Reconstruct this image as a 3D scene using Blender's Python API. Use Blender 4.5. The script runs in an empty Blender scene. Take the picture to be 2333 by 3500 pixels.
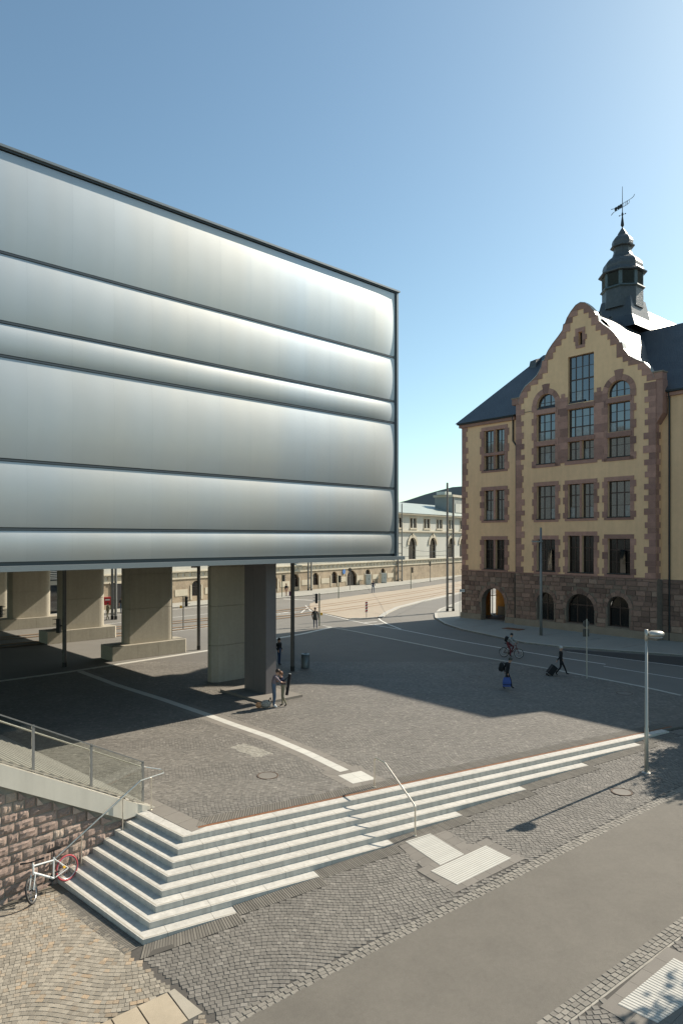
import bpy, math, random
import numpy as np
from mathutils import Vector, Matrix
from mathutils.geometry import tessellate_polygon
R = math.radians
rnd = random.Random(11)
S = bpy.context.scene
COL = S.collection

# ------------------------------------------------------------------ camera, sky, sun, exposure
CAMZ = 8.2
cd = bpy.data.cameras.new('camera'); cam = bpy.data.objects.new('camera', cd); COL.objects.link(cam)
cam.location = (0, 0, CAMZ); cam.rotation_euler = (R(90), 0, 0)
cd.sensor_fit = 'HORIZONTAL'; cd.sensor_width = 36; cd.lens = 36; cd.shift_y = 92 / 2333
cd.clip_start = .2; cd.clip_end = 6000
S.camera = cam
S.render.resolution_x, S.render.resolution_y = 682, 1024
SUN_AZ, SUN_EL = 34.6, 37.0            # azimuth from +X towards +Y
w = bpy.data.worlds.new('World'); S.world = w; w.use_nodes = True
nt = w.node_tree; bg = nt.nodes['Background']
sky = nt.nodes.new('ShaderNodeTexSky'); sky.sky_type = 'NISHITA'; sky.sun_disc = False
sky.sun_elevation = R(SUN_EL); sky.sun_rotation = R(90 - SUN_AZ)
sky.altitude = 300; sky.air_density = 1.0; sky.dust_density = .95; sky.ozone_density = 1.0
tint = nt.nodes.new('ShaderNodeMixRGB'); tint.blend_type = 'MULTIPLY'; tint.inputs[0].default_value = 1; tint.inputs[2].default_value = (.93, 1.06, .97, 1)   # white balance of the daylight
nt.links.new(sky.outputs[0], tint.inputs[1]); nt.links.new(tint.outputs[0], bg.inputs[0]); bg.inputs[1].default_value = .105
sd = bpy.data.lights.new('sun', 'SUN'); sun = bpy.data.objects.new('sun', sd); COL.objects.link(sun)
sd.energy = 5.0; sd.angle = R(.53); sd.color = (1, .91, .78)
_s = Vector((math.cos(R(SUN_AZ)) * math.cos(R(SUN_EL)), math.sin(R(SUN_AZ)) * math.cos(R(SUN_EL)), math.sin(R(SUN_EL))))
sun.rotation_euler = _s.to_track_quat('Z', 'Y').to_euler(); sun.location = (60, 40, 60)
S.view_settings.view_transform = 'Standard'; S.view_settings.look = 'None'
S.view_settings.exposure = .58; S.view_settings.gamma = 1

# ------------------------------------------------------------------ materials
def mat(name, c, rough=.8, metal=0., noise=None, bump=None, var=0., c2=None, c2f=.3, spec=.5, ior=None, aniso=None, stain=None, trans=0.):
    m = bpy.data.materials.new(name); m.use_nodes = True
    t = m.node_tree; N = t.nodes; L = t.links; b = N['Principled BSDF']
    b.inputs['Roughness'].default_value = rough; b.inputs['Metallic'].default_value = metal
    b.inputs['Specular IOR Level'].default_value = spec
    if ior: b.inputs['IOR'].default_value = ior
    if trans: b.inputs['Transmission Weight'].default_value = trans
    if aniso: b.inputs['Anisotropic'].default_value = aniso
    tc = N.new('ShaderNodeTexCoord')
    col = N.new('ShaderNodeRGB'); col.outputs[0].default_value = (*c, 1); cur = col.outputs[0]
    if var or c2:
        oi = N.new('ShaderNodeObjectInfo'); ge = N.new('ShaderNodeNewGeometry')
        a = N.new('ShaderNodeMath'); a.operation = 'ADD'; L.new(oi.outputs['Random'], a.inputs[0]); L.new(ge.outputs['Random Per Island'], a.inputs[1])
        fr = N.new('ShaderNodeMath'); fr.operation = 'FRACT'; L.new(a.outputs[0], fr.inputs[0])
        if c2:
            k = N.new('ShaderNodeMath'); k.operation = 'MULTIPLY'; k.inputs[1].default_value = 17.31; L.new(fr.outputs[0], k.inputs[0])
            k2 = N.new('ShaderNodeMath'); k2.operation = 'FRACT'; L.new(k.outputs[0], k2.inputs[0])
            mr = N.new('ShaderNodeMapRange'); mr.inputs[1].default_value = 1 - c2f; mr.inputs[2].default_value = 1.0; L.new(k2.outputs[0], mr.inputs[0])
            mx = N.new('ShaderNodeMixRGB'); mx.inputs[2].default_value = (*c2, 1); L.new(mr.outputs[0], mx.inputs[0]); L.new(cur, mx.inputs[1]); cur = mx.outputs[0]
        if var:
            mr = N.new('ShaderNodeMapRange'); mr.inputs[3].default_value = 1 - var; mr.inputs[4].default_value = 1 + var; L.new(fr.outputs[0], mr.inputs[0])
            mx = N.new('ShaderNodeMixRGB'); mx.blend_type = 'MULTIPLY'; mx.inputs[0].default_value = 1; L.new(cur, mx.inputs[1]); L.new(mr.outputs[0], mx.inputs[2]); cur = mx.outputs[0]
    for sc, am in (noise or []):
        n = N.new('ShaderNodeTexNoise'); n.inputs['Scale'].default_value = sc; n.inputs['Detail'].default_value = 5; n.inputs['Roughness'].default_value = .6
        L.new(tc.outputs['Object'], n.inputs['Vector'])
        mr = N.new('ShaderNodeMapRange'); mr.inputs[1].default_value = .25; mr.inputs[2].default_value = .75; mr.inputs[3].default_value = 1 - am; mr.inputs[4].default_value = 1 + am; L.new(n.outputs['Fac'], mr.inputs[0])
        mx = N.new('ShaderNodeMixRGB'); mx.blend_type = 'MULTIPLY'; mx.inputs[0].default_value = 1; L.new(cur, mx.inputs[1]); L.new(mr.outputs[0], mx.inputs[2]); cur = mx.outputs[0]
    if stain:                                   # vertical runs of dirt: noise stretched along z
        sc, am = stain
        mp = N.new('ShaderNodeMapping'); mp.inputs['Scale'].default_value = (sc, sc, sc * .06); L.new(tc.outputs['Object'], mp.inputs[0])
        n = N.new('ShaderNodeTexNoise'); n.inputs['Scale'].default_value = 1; n.inputs['Detail'].default_value = 4; L.new(mp.outputs[0], n.inputs['Vector'])
        mr = N.new('ShaderNodeMapRange'); mr.inputs[1].default_value = .3; mr.inputs[2].default_value = .7; mr.inputs[3].default_value = 1 - am; mr.inputs[4].default_value = 1 + am * .5; L.new(n.outputs['Fac'], mr.inputs[0])
        mx = N.new('ShaderNodeMixRGB'); mx.blend_type = 'MULTIPLY'; mx.inputs[0].default_value = 1; L.new(cur, mx.inputs[1]); L.new(mr.outputs[0], mx.inputs[2]); cur = mx.outputs[0]
    L.new(cur, b.inputs['Base Color'])
    if bump:
        sc, st = bump
        n = N.new('ShaderNodeTexNoise'); n.inputs['Scale'].default_value = sc; n.inputs['Detail'].default_value = 4; L.new(tc.outputs['Object'], n.inputs['Vector'])
        bp = N.new('ShaderNodeBump'); bp.inputs['Strength'].default_value = st; bp.inputs['Distance'].default_value = .02; L.new(n.outputs['Fac'], bp.inputs['Height']); L.new(bp.outputs[0], b.inputs['Normal'])
    return m

def row_bump(m, scale, strength, axes=(0, 0, 1), dist=.03):   # wave ridges (slate courses, ribs)
    t = m.node_tree; N = t.nodes; L = t.links; b = N['Principled BSDF']
    tc = N.new('ShaderNodeTexCoord'); br = N.new('ShaderNodeTexBrick')
    mp = N.new('ShaderNodeMapping'); L.new(tc.outputs['Object'], mp.inputs[0]); mp.inputs['Rotation'].default_value = axes
    L.new(mp.outputs[0], br.inputs[0]); br.inputs['Scale'].default_value = scale; br.inputs['Mortar Size'].default_value = .03; br.inputs['Mortar Smooth'].default_value = .4
    br.inputs['Color1'].default_value = (1, 1, 1, 1); br.inputs['Color2'].default_value = (.75, .75, .75, 1); br.inputs['Mortar'].default_value = (0, 0, 0, 1)
    bp = N.new('ShaderNodeBump'); bp.inputs['Strength'].default_value = strength; bp.inputs['Distance'].default_value = dist; L.new(br.outputs[0], bp.inputs['Height']); L.new(bp.outputs[0], b.inputs['Normal'])
    return m

MT = dict(
    cobble=mat('grey_granite_setts', (.172, .157, .134), .75, var=.16, c2=(.23, .21, .18), c2f=.12, noise=[(.6, .12), (40, .15)], bump=(60, .3)),
    cobble_base=mat('sett_joint_sand', (.085, .077, .066), .95, noise=[(.5, .15), (30, .2)]),
    tan=mat('tan_granite_setts', (.29, .255, .20), .8, var=.22, c2=(.34, .25, .16), c2f=.2, noise=[(30, .2)], bump=(50, .4)),
    tan_base=mat('tan_joint_sand', (.16, .14, .105), .95, noise=[(8, .2)]),
    gutter=mat('gutter_setts', (.225, .205, .172), .8, var=.22, noise=[(30, .2)], bump=(50, .4)),
    patch=mat('pale_patch_setts', (.29, .27, .225), .8, var=.2, noise=[(30, .2)]),
    mortar=mat('pale_mortar', (.34, .315, .265), .9, noise=[(6, .25)]),
    asphalt=mat('worn_asphalt', (.16, .144, .118), .85, noise=[(.22, .13), (1.3, .08), (9, .07), (70, .22)], bump=(120, .5)),
    asphalt_new=mat('fresh_asphalt', (.06, .057, .052), .85, noise=[(2, .1), (60, .15)]),
    road=mat('city_asphalt', (.175, .163, .142), .85, noise=[(.08, .1), (.5, .06), (60, .12)], bump=(90, .2)),
    slab=mat('grey_paving_slab', (.20, .18, .152), .8, var=.1, noise=[(1.5, .08), (60, .12)]),
    tactile=mat('white_tactile_tile', (.54, .52, .46), .7, var=.04, noise=[(2.5, .07), (40, .06)]),
    tactile_base=mat('tactile_groove', (.43, .41, .36), .8),
    step=mat('white_step_stone', (.53, .505, .45), .65, var=.05, noise=[(1.2, .06), (14, .06), (90, .05)], stain=(7, .16)),
    nosing=mat('beige_nosing_strip', (.38, .35, .29), .7, noise=[(5, .1)]),
    rust=mat('rusty_steel_strip', (.20, .085, .035), .75, noise=[(2, .3), (25, .3)], bump=(60, .3)),
    rib=mat('dark_ribbed_concrete', (.175, .158, .13), .8, var=.15, noise=[(3, .15)]),
    rib_base=mat('ribbed_joint', (.085, .077, .065), .95),
    granite=mat('pale_granite_slab', (.37, .33, .26), .7, c2=(.42, .31, .18), c2f=.55, noise=[(2, .12), (120, .25)]),
    parapet=mat('pale_plaster_stringer', (.58, .545, .46), .7, noise=[(.7, .06), (20, .03)], stain=(5, .06)),
    redstone=mat('red_porphyry_block', (.33, .24, .195), .85, var=.2, c2=(.46, .36, .28), c2f=.3, noise=[(7, .2), (40, .3)], bump=(35, .7)),
    wallmortar=mat('grey_wall_mortar', (.27, .25, .205), .9, noise=[(3, .2)]),
    steel=mat('brushed_steel', (.74, .70, .62), .34, 1., noise=[(40, .05)]),
    steel_dark=mat('dark_steel', (.11, .105, .10), .45, .6, noise=[(5, .15)]),
    grey_steel=mat('grey_painted_steel', (.20, .20, .19), .5, .2, noise=[(4, .1)]),
    alu=mat('aluminium_sheet', (.50, .51, .50), .57, 1., noise=[(.5, .03)], stain=(.9, .03), var=.012),
    trim=mat('anthracite_trim', (.07, .085, .095), .45, .3),
    trim_light=mat('grey_trim', (.22, .25, .26), .45, .4),
    concrete=mat('fair_faced_concrete', (.37, .335, .265), .8, noise=[(.5, .1), (6, .08), (60, .06)], stain=(3, .08), bump=(40, .15)),
    steelcol=mat('steel_clad_column', (.16, .15, .15), .55, .3, noise=[(3, .05)]),
    plaster=mat('ochre_plaster', (.82, .53, .30), .9, noise=[(.35, .07), (3, .05), (60, .06)], stain=(2.5, .06), bump=(80, .15)),
    quoin=mat('red_sandstone', (.37, .205, .155), .85, var=.26, c2=(.27, .15, .12), c2f=.3, noise=[(3, .15), (30, .12)], bump=(30, .25)),
    rubble=mat('brown_rubble_stone', (.24, .148, .11), .9, var=.35, c2=(.27, .19, .14), c2f=.35, noise=[(5, .25), (30, .15)], bump=(25, .5)),
    rubble_joint=mat('rubble_mortar', (.21, .165, .125), .95, noise=[(6, .2)]),
    plinth=mat('sandstone_plinth', (.27, .215, .16), .9, noise=[(1, .15), (15, .12)]),
    slate=row_bump(mat('slate_roofing', (.060, .066, .072), .40, noise=[(.8, .2), (12, .25)], spec=.6), 1.6, .35),
    slate_wall=row_bump(mat('slate_hanging', (.075, .085, .09), .45, noise=[(4, .25)], spec=.5), 3.5, .4, (R(90), 0, 0)),
    copper=mat('weathered_lead', (.10, .125, .125), .5, .3, noise=[(6, .2)]),
    leadlight=mat('zinc_flashing', (.40, .41, .38), .4, .5),
    wood=mat('dark_brown_window_wood', (.055, .030, .022), .5, noise=[(8, .2)]),
    glass=mat('window_glass', (.012, .016, .018), .05, ior=2.3, noise=[(.8, .3)]),
    pale_reflection=mat('pane_with_painted_reflection', (.22, .23, .22), .15, ior=1.8, noise=[(3, .4)]),  # pale reflections in some lower panes, put into the base colour
    glassdark=mat('dark_window_glass', (.008, .008, .008), .12, ior=1.5),
    ironsill=mat('dark_sill_metal', (.025, .03, .03), .5, .3),
    orange=mat('orange_plaster', (.60, .27, .06), .9, noise=[(2, .1)]),
    stationwall=mat('pale_station_plaster', (.50, .49, .43), .85, noise=[(.3, .06), (4, .05)], stain=(2, .06)),
    stationtrim=mat('station_sandstone', (.52, .46, .35), .85, noise=[(.6, .15), (6, .1)]),
    stationbase=mat('patched_sandstone', (.33, .26, .18), .9, var=.3, c2=(.52, .46, .36), c2f=.4, noise=[(.7, .3), (5, .2)]),
    tinroof=mat('grey_green_tin_roof', (.33, .37, .33), .5, .1, noise=[(.5, .08)]),
    greywall=mat('grey_render', (.26, .27, .25), .85, noise=[(.5, .1)]),
    hallroof=mat('dark_hall_roof', (.14, .16, .17), .7, noise=[(.2, .1)]),
    tram=mat('tan_tram_bed', (.36, .30, .225), .85, noise=[(.15, .08), (1.5, .08), (40, .12)]),
    rail=mat('tram_rail_steel', (.20, .13, .08), .5, .6),
    tramdirt=mat('rusty_track_stain', (.29, .20, .125), .9, noise=[(.6, .2), (8, .15)]),
    kerb=mat('granite_kerb', (.42, .40, .35), .8, var=.08, noise=[(3, .12)]),
    paving=mat('pale_pavement_slabs', (.32, .31, .27), .85, noise=[(.4, .08), (6, .08)]),
    whitepaint=mat('white_road_paint', (.66, .64, .58), .7, noise=[(2, .12), (20, .1)]),
    black=mat('black_plastic', (.015, .015, .015), .5), green=mat('green_pole_paint', (.06, .10, .06), .5),
    red=mat('red_paint', (.50, .03, .03), .5), white=mat('white_paint', (.75, .74, .70), .5), blue=mat('blue_sign', (.06, .17, .42), .5),
    yellow=mat('yellow_box', (.75, .42, .03), .5), cab=mat('pale_cabinet_paint', (.48, .50, .46), .6, noise=[(3, .06)]),
    binm=mat('blue_grey_bin_steel', (.20, .24, .25), .4, .5), lamp=mat('silver_lamp_paint', (.50, .48, .42), .4, .5), diffuser=mat('lamp_diffuser', (.7, .7, .68), .4),
    iron=mat('cast_iron', (.13, .09, .065), .7, .3, noise=[(20, .3)]),
    mailred=mat('red_mailbox_paint', (.45, .02, .025), .4),
    leaf=mat('green_leaves', (.07, .11, .03), .7, var=.4), bark=mat('tree_bark', (.10, .08, .06), .9, noise=[(8, .3)]),
    rubber=mat('tyre_rubber', (.03, .03, .03), .8), redtyre=mat('red_tyre_rubber', (.40, .06, .07), .7), silver=mat('silver_rim', (.6, .6, .58), .3, .9), bikewhite=mat('white_frame_paint', (.72, .73, .70), .3), bikedark=mat('dark_red_frame_paint', (.10, .02, .02), .35),
    skin=mat('skin', (.48, .28, .19), .6), hair=mat('dark_hair', (.035, .02, .012), .6), hairb=mat('brown_hair', (.16, .07, .03), .6), hairg=mat('white_hair', (.5, .49, .46), .6),
    denim=mat('blue_denim', (.10, .14, .20), .9, noise=[(30, .15)]), denimd=mat('dark_denim', (.03, .05, .10), .9), khaki=mat('khaki_cloth', (.22, .20, .13), .9), tee=mat('dusky_purple_cloth', (.19, .155, .17), .9), navy=mat('navy_cloth', (.025, .03, .06), .9), blackc=mat('black_cloth', (.012, .012, .013), .9), darkred=mat('dark_red_cloth', (.12, .02, .025), .9), greyc=mat('grey_cloth', (.25, .26, .25), .9), bluebag=mat('blue_nylon', (.04, .08, .28), .6), olive=mat('olive_cloth', (.06, .06, .05), .9), purple=mat('purple_nylon', (.09, .03, .09), .6), tanbag=mat('orange_tan_bag', (.55, .27, .12), .7), dogw=mat('patterned_cloth', (.3, .28, .24), .9, noise=[(18, .9)]),
)
MT['alu'].node_tree.nodes['Principled BSDF'].inputs['Coat Weight'].default_value = .3; MT['alu'].node_tree.nodes['Principled BSDF'].inputs['Coat Roughness'].default_value = .1
# faint vertical waviness of the thin metal sheets
t = MT['alu'].node_tree; N = t.nodes; L = t.links; tc = N.new('ShaderNodeTexCoord'); mp = N.new('ShaderNodeMapping'); mp.inputs['Scale'].default_value = (.55, .55, .04); L.new(tc.outputs['Object'], mp.inputs[0])
n = N.new('ShaderNodeTexNoise'); n.inputs['Scale'].default_value = 1; n.inputs['Detail'].default_value = 2; L.new(mp.outputs[0], n.inputs['Vector']); bp = N.new('ShaderNodeBump'); bp.inputs['Strength'].default_value = .16; bp.inputs['Distance'].default_value = .05; L.new(n.outputs['Fac'], bp.inputs['Height']); L.new(bp.outputs[0], N['Principled BSDF'].inputs['Normal'])
b = N['Principled BSDF']; src = b.inputs['Base Color'].links[0].from_socket; mp = N.new('ShaderNodeMapping'); mp.inputs['Scale'].default_value = (.22, .22, .03); L.new(tc.outputs['Object'], mp.inputs[0]); ge = N.new('ShaderNodeNewGeometry'); L.new(ge.outputs['Position'], mp.inputs[0])
n = N.new('ShaderNodeTexNoise'); n.inputs['Scale'].default_value = 1; n.inputs['Detail'].default_value = 3; L.new(mp.outputs[0], n.inputs['Vector']); cr = N.new('ShaderNodeValToRGB'); cr.color_ramp.elements[0].position = .35; cr.color_ramp.elements[1].position = .65; cr.color_ramp.elements[0].color = (.91, .99, 1.07, 1); cr.color_ramp.elements[1].color = (1.03, 1.0, .95, 1); L.new(n.outputs['Fac'], cr.inputs[0])
mx = N.new('ShaderNodeMixRGB'); mx.blend_type = 'MULTIPLY'; mx.inputs[0].default_value = 1; L.new(src, mx.inputs[1]); L.new(cr.outputs[0], mx.inputs[2]); L.new(mx.outputs[0], b.inputs['Base Color'])
# clear balustrade glass: see-through sheet with mirror reflection at grazing angles
g = bpy.data.materials.new('balustrade_glass'); g.use_nodes = True; N = g.node_tree.nodes; L = g.node_tree.links
N.remove(N['Principled BSDF']); tr = N.new('ShaderNodeBsdfTransparent'); tr.inputs[0].default_value = (.92, .945, .925, 1); gl = N.new('ShaderNodeBsdfGlossy'); gl.inputs['Roughness'].default_value = .02
fr = N.new('ShaderNodeFresnel'); fr.inputs[0].default_value = 1.5; mx = N.new('ShaderNodeMixShader'); L.new(fr.outputs[0], mx.inputs[0]); L.new(tr.outputs[0], mx.inputs[1]); L.new(gl.outputs[0], mx.inputs[2]); L.new(mx.outputs[0], N['Material Output'].inputs[0])
MT['clear'] = g
# far plaza: sett pattern as fine relief where the setts are too small to tell apart
def sett_shader():
    m = mat('distant_setts', (.145, .132, .113), .8, noise=[(.25, .08), (.8, .08), (30, .12)]); t = m.node_tree; N = t.nodes; L = t.links
    tc = N.new('ShaderNodeTexCoord'); v = N.new('ShaderNodeTexVoronoi'); v.inputs['Scale'].default_value = 8; v.feature = 'DISTANCE_TO_EDGE'; L.new(tc.outputs['Object'], v.inputs[0])
    mr = N.new('ShaderNodeMapRange'); mr.inputs[2].default_value = .12; L.new(v.outputs[0], mr.inputs[0]); bp = N.new('ShaderNodeBump'); bp.inputs['Strength'].default_value = .6; bp.inputs['Distance'].default_value = .02
    L.new(mr.outputs[0], bp.inputs['Height']); L.new(bp.outputs[0], N['Principled BSDF'].inputs['Normal']); return m
MT['sett_far'] = sett_shader()

# ------------------------------------------------------------------ mesh helpers
def tag(o, label=None, cat=None, group=None, kind=None):
    for k, v in (('label', label), ('category', cat), ('group', group), ('kind', kind)):
        if v: o[k] = v
    return o
def link(name, me, parent=None, loc=None, rot=None, scale=None):
    o = bpy.data.objects.new(name, me); COL.objects.link(o); o.parent = parent
    if loc is not None: o.location = loc
    if rot is not None: o.rotation_euler = rot
    if scale is not None: o.scale = scale
    return o
def empty(name, loc=(0, 0, 0), rz=0, label=None, cat=None, group=None):
    o = link(name, None, None, loc, (0, 0, rz)); o.empty_display_size = .2
    return tag(o, label, cat, group)
def copy_tree(o, parent=None, loc=None, rz=None, label=None):
    c = o.copy(); COL.objects.link(c); c.parent = parent
    if loc is not None: c.location = loc
    if rz is not None: c.rotation_euler = (0, 0, rz)
    if label: c['label'] = label
    for ch in list(o.children): copy_tree(ch, c)
    return c
class MB:
    def __init__(s): s.v = []; s.f = []; s.m = []; s.cur = 0
    def add(s, vs, fs):
        b = len(s.v); s.v += [tuple(p) for p in vs]; s.f += [tuple(i + b for i in f) for f in fs]; s.m += [s.cur] * len(fs); return s
    def poly(s, pts): return s.add(pts, [tuple(range(len(pts)))])
    def box(s, x0, x1, y0, y1, z0, z1):
        return s.add([(x0, y0, z0), (x1, y0, z0), (x1, y1, z0), (x0, y1, z0), (x0, y0, z1), (x1, y0, z1), (x1, y1, z1), (x0, y1, z1)],
                     [(0, 3, 2, 1), (4, 5, 6, 7), (0, 1, 5, 4), (1, 2, 6, 5), (2, 3, 7, 6), (3, 0, 4, 7)])
    def tube(s, a, b, r, r2=None, n=8):
        a = Vector(a); b = Vector(b); r2 = r if r2 is None else r2; d = (b - a)
        if d.length < 1e-6: return s
        q = d.to_track_quat('Z', 'Y'); vs = []
        for p, rr in ((a, r), (b, r2)):
            for i in range(n): vs.append(p + q @ Vector((rr * math.cos(2 * math.pi * i / n), rr * math.sin(2 * math.pi * i / n), 0)))
        return s.add(vs, [(i, (i + 1) % n, n + (i + 1) % n, n + i) for i in range(n)] + [tuple(range(n - 1, -1, -1)), tuple(range(n, 2 * n))])
    def path(s, pts, r, n=8):
        for a, b in zip(pts, pts[1:]): s.tube(a, b, r, n=n)
        for p in pts[1:-1]: s.ball(p, r * 1.0, 6, 4)
        return s
    def ball(s, c, r, n=10, k=6, sc=(1, 1, 1)):
        vs = [(c[0], c[1], c[2] - r * sc[2])]
        for j in range(1, k):
            t = math.pi * j / k - math.pi / 2
            for i in range(n): vs.append((c[0] + sc[0] * r * math.cos(t) * math.cos(2 * math.pi * i / n), c[1] + sc[1] * r * math.cos(t) * math.sin(2 * math.pi * i / n), c[2] + sc[2] * r * math.sin(t)))
        vs.append((c[0], c[1], c[2] + r * sc[2])); fs = []
        for i in range(n): fs.append((0, 1 + (i + 1) % n, 1 + i)); fs.append((len(vs) - 1, 1 + (k - 2) * n + i, 1 + (k - 2) * n + (i + 1) % n))
        for j in range(k - 2):
            for i in range(n): fs.append((1 + j * n + i, 1 + j * n + (i + 1) % n, 1 + (j + 1) * n + (i + 1) % n, 1 + (j + 1) * n + i))
        return s.add(vs, fs)
    def lathe(s, prof, n, c=(0, 0), ph=0.):
        vs = []; k = len(prof)
        for r, z in prof:
            for i in range(n): vs.append((c[0] + r * math.cos(ph + 2 * math.pi * i / n), c[1] + r * math.sin(ph + 2 * math.pi * i / n), z))
        fs = [(j * n + i, j * n + (i + 1) % n, (j + 1) * n + (i + 1) % n, (j + 1) * n + i) for j in range(k - 1) for i in range(n)]
        return s.add(vs, fs + [tuple(range(n - 1, -1, -1)), tuple((k - 1) * n + i for i in range(n))])
    def prism(s, poly, z0, z1):
        n = len(poly); f0 = z0 if callable(z0) else (lambda x, y: z0); f1 = z1 if callable(z1) else (lambda x, y: z1)
        if sum(poly[i][0] * poly[(i + 1) % n][1] - poly[(i + 1) % n][0] * poly[i][1] for i in range(n)) < 0: poly = poly[::-1]
        return s.add([(x, y, f0(x, y)) for x, y in poly] + [(x, y, f1(x, y)) for x, y in poly],
                     [tuple(range(n - 1, -1, -1)), tuple(range(n, 2 * n))] + [(i, (i + 1) % n, n + (i + 1) % n, n + i) for i in range(n)])
    def wall(s, outer, holes, y0, y1, back=False):
        """x-z outline with openings: face at y0 (towards -y), reveals back to y1"""
        loops = [outer] + holes
        T = tessellate_polygon([[Vector((x, z, 0)) for x, z in l] for l in loops]); flat = [p for l in loops for p in l]
        b = [(x, y0, z) for x, z in flat]; fs = []
        for t in T:
            p = [flat[i] for i in t]; ar = (p[1][0] - p[0][0]) * (p[2][1] - p[0][1]) - (p[2][0] - p[0][0]) * (p[1][1] - p[0][1])
            fs.append(tuple(t) if ar > 0 else tuple(t[::-1]))
        s.add(b, fs)
        for l in loops:
            n = len(l)
            for i in range(n):
                (x0, z0), (x1, z1) = l[i], l[(i + 1) % n]; s.add([(x0, y0, z0), (x1, y0, z1), (x1, y1, z1), (x0, y1, z0)], [(0, 1, 2, 3)])
        return s
    def mesh(s, name, mats, smooth=False):
        me = bpy.data.meshes.new(name); me.from_pydata(s.v, [], s.f)
        for m in (mats if isinstance(mats, (list, tuple)) else [mats]): me.materials.append(MT[m] if isinstance(m, str) else m)
        if any(s.m): me.polygons.foreach_set('material_index', s.m)
        if smooth: me.polygons.foreach_set('use_smooth', [True] * len(me.polygons))
        me.update(); return me
    def build(s, name, mats, parent=None, smooth=False, loc=None, rot=None, scale=None):
        return link(name, s.mesh(name, mats, smooth), parent, loc, rot, scale)
def inside(p, poly):
    x, y = p; c = False; n = len(poly)
    for i in range(n):
        x0, y0 = poly[i]; x1, y1 = poly[i - 1]
        if (y0 > y) != (y1 > y) and x < (x1 - x0) * (y - y0) / (y1 - y0) + x0: c = not c
    return c
def arc(cx, cz, r, a0, a1, n): return [(cx + r * math.cos(R(a0 + (a1 - a0) * i / n)), cz + r * math.sin(R(a0 + (a1 - a0) * i / n))) for i in range(n + 1)]
def struct(name, label, mb, m, cat='ground', **k): return tag(mb.build(name, m, **k), label, cat, kind='structure')
def pix(x, y, z):      # picture position in photograph pixels, used only to tell which setts are in view
    return 1166.5 + 2333 * x / max(y, .1), 1842 - 2333 * (z - CAMZ) / max(y, .1)

# ------------------------------------------------------------------ site frames
A_ST = R(29.4); U = Vector((math.cos(A_ST), math.sin(A_ST))); V = Vector((-U.y, U.x))
C0 = Vector((-4.35, 18.75)); LD = Vector((math.cos(R(137.4)), math.sin(R(137.4)))); DC = Vector((-.0317, -.4309)); RISE = .15
def st(s, t): p = C0 + U * s + V * t; return (p.x, p.y)          # stair frame -> world
def GS(s):                                                        # street level along the stairs
    s += 5.415; q = lambda a: -1.398 + .0612 * a - .000378 * a * a
    return q(3.8) + .02 * (s - 3.8) if s < 3.8 else (q(s) if s < 26 else q(26))
def G(x, y): return GS((Vector((x, y)) - C0).dot(U))
RS = [21.0, 19.2, 15.24, 11.71, 8.6, 5.75, 3.10, .63]             # where each step runs out into the street
A_MU = R(43.2); A_YE = math.atan2(-.768, .64)

# ------------------------------------------------------------------ ground sheets
struct('ground', 'wide city ground reaching the horizon', MB().poly([(-2500, -2500, -2.2), (2500, -2500, -2.2), (2500, 2500, -2.2), (-2500, 2500, -2.2)]), 'road')
mb = MB().prism([st(-60, 600), st(-60, 3.0), st(-.85, 2.9), st(.05, .28), st(23.5, .28), st(60, -14), st(400, 100), st(400, 600)], -1.9, -.012)
struct('road', 'grey asphalt carriageway round the plaza and tram tracks', mb, 'road', 'road')
KERB = [(-1.7, 64.49), (1.19, 60.59), (5.1, 54.63), (7.65, 50.75), (9.0, 48.4), (13.08, 43.26), (16.69, 38.01), (17.87, 35.75), (22.5, 30.6), (30, 25)]
PLZ = [st(.1, .26), st(22, .26), (19, 30.6), (22.5, 30.6)] + KERB[::-1][2:] + [(-3.0, 61.2), (-9.43, 50.0), (-14.5, 44.3), (-20, 39.0), (-34, 26), (-14, 17.5), (-6.0, 20.68)]
plaza = struct('plaza', 'plaza paved with small grey setts', MB().prism(PLZ, -1.5, -.002), 'sett_far', 'plaza')
# lower street: sheets that follow the slope
def sheet(name, label, tf, s0, s1, m, dz=0., n=60, kind=True, parent=None):
    mb = MB(); vs = []
    for i in range(n + 1):
        s = s0 + (s1 - s0) * i / n; a, b = tf(s)
        for t in (a, b): x, y = st(s, t); vs.append((x, y, GS(s) + dz))
    mb.add(vs, [(2 * i, 2 * i + 2, 2 * i + 3, 2 * i + 1) for i in range(n)])
    o = mb.build(name, m, parent)
    return tag(o, label, 'road', kind='structure') if kind else o
AF = lambda s: -6.0 + .112 * s          # far edge of the asphalt lane
AN = lambda s: -9.6 + .116 * s          # near edge
lane = sheet('street', 'worn tan-grey asphalt lane sloping past the steps', lambda s: (AN(s) - .02, AF(s) + .03), -14, 60, 'asphalt', .004)
walk = sheet('sidewalk', 'sett-paved sidewalk between the steps and the lane', lambda s: (AF(s), .15 if s > -2 else -2), -2, 26, 'cobble_base', -.009)
gut = sheet('gutter', 'pale mortared sett gutter along the far lane edge', lambda s: (AF(s) - .02, AF(s) + .34), -2.5, 27, 'mortar', -.012)
gut2 = sheet('gutter', 'pale mortared sett gutter along the near lane edge', lambda s: (AN(s) - .42, AN(s) + .02), -8, 27, 'mortar', -.012)
walk2 = sheet('sidewalk', 'near sidewalk with ribbed white tiles across the lane', lambda s: (-24, AN(s) - .40), -14, 40, 'cobble_base', -.009)
PATH = [(-4.62, 15.36), (-1.9, 12.67), (-.2, 11.0), (-2, 6), (-13, 6), (-13, 13), (-7.0, 19.0), (-5.6, 17.0)]
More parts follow.
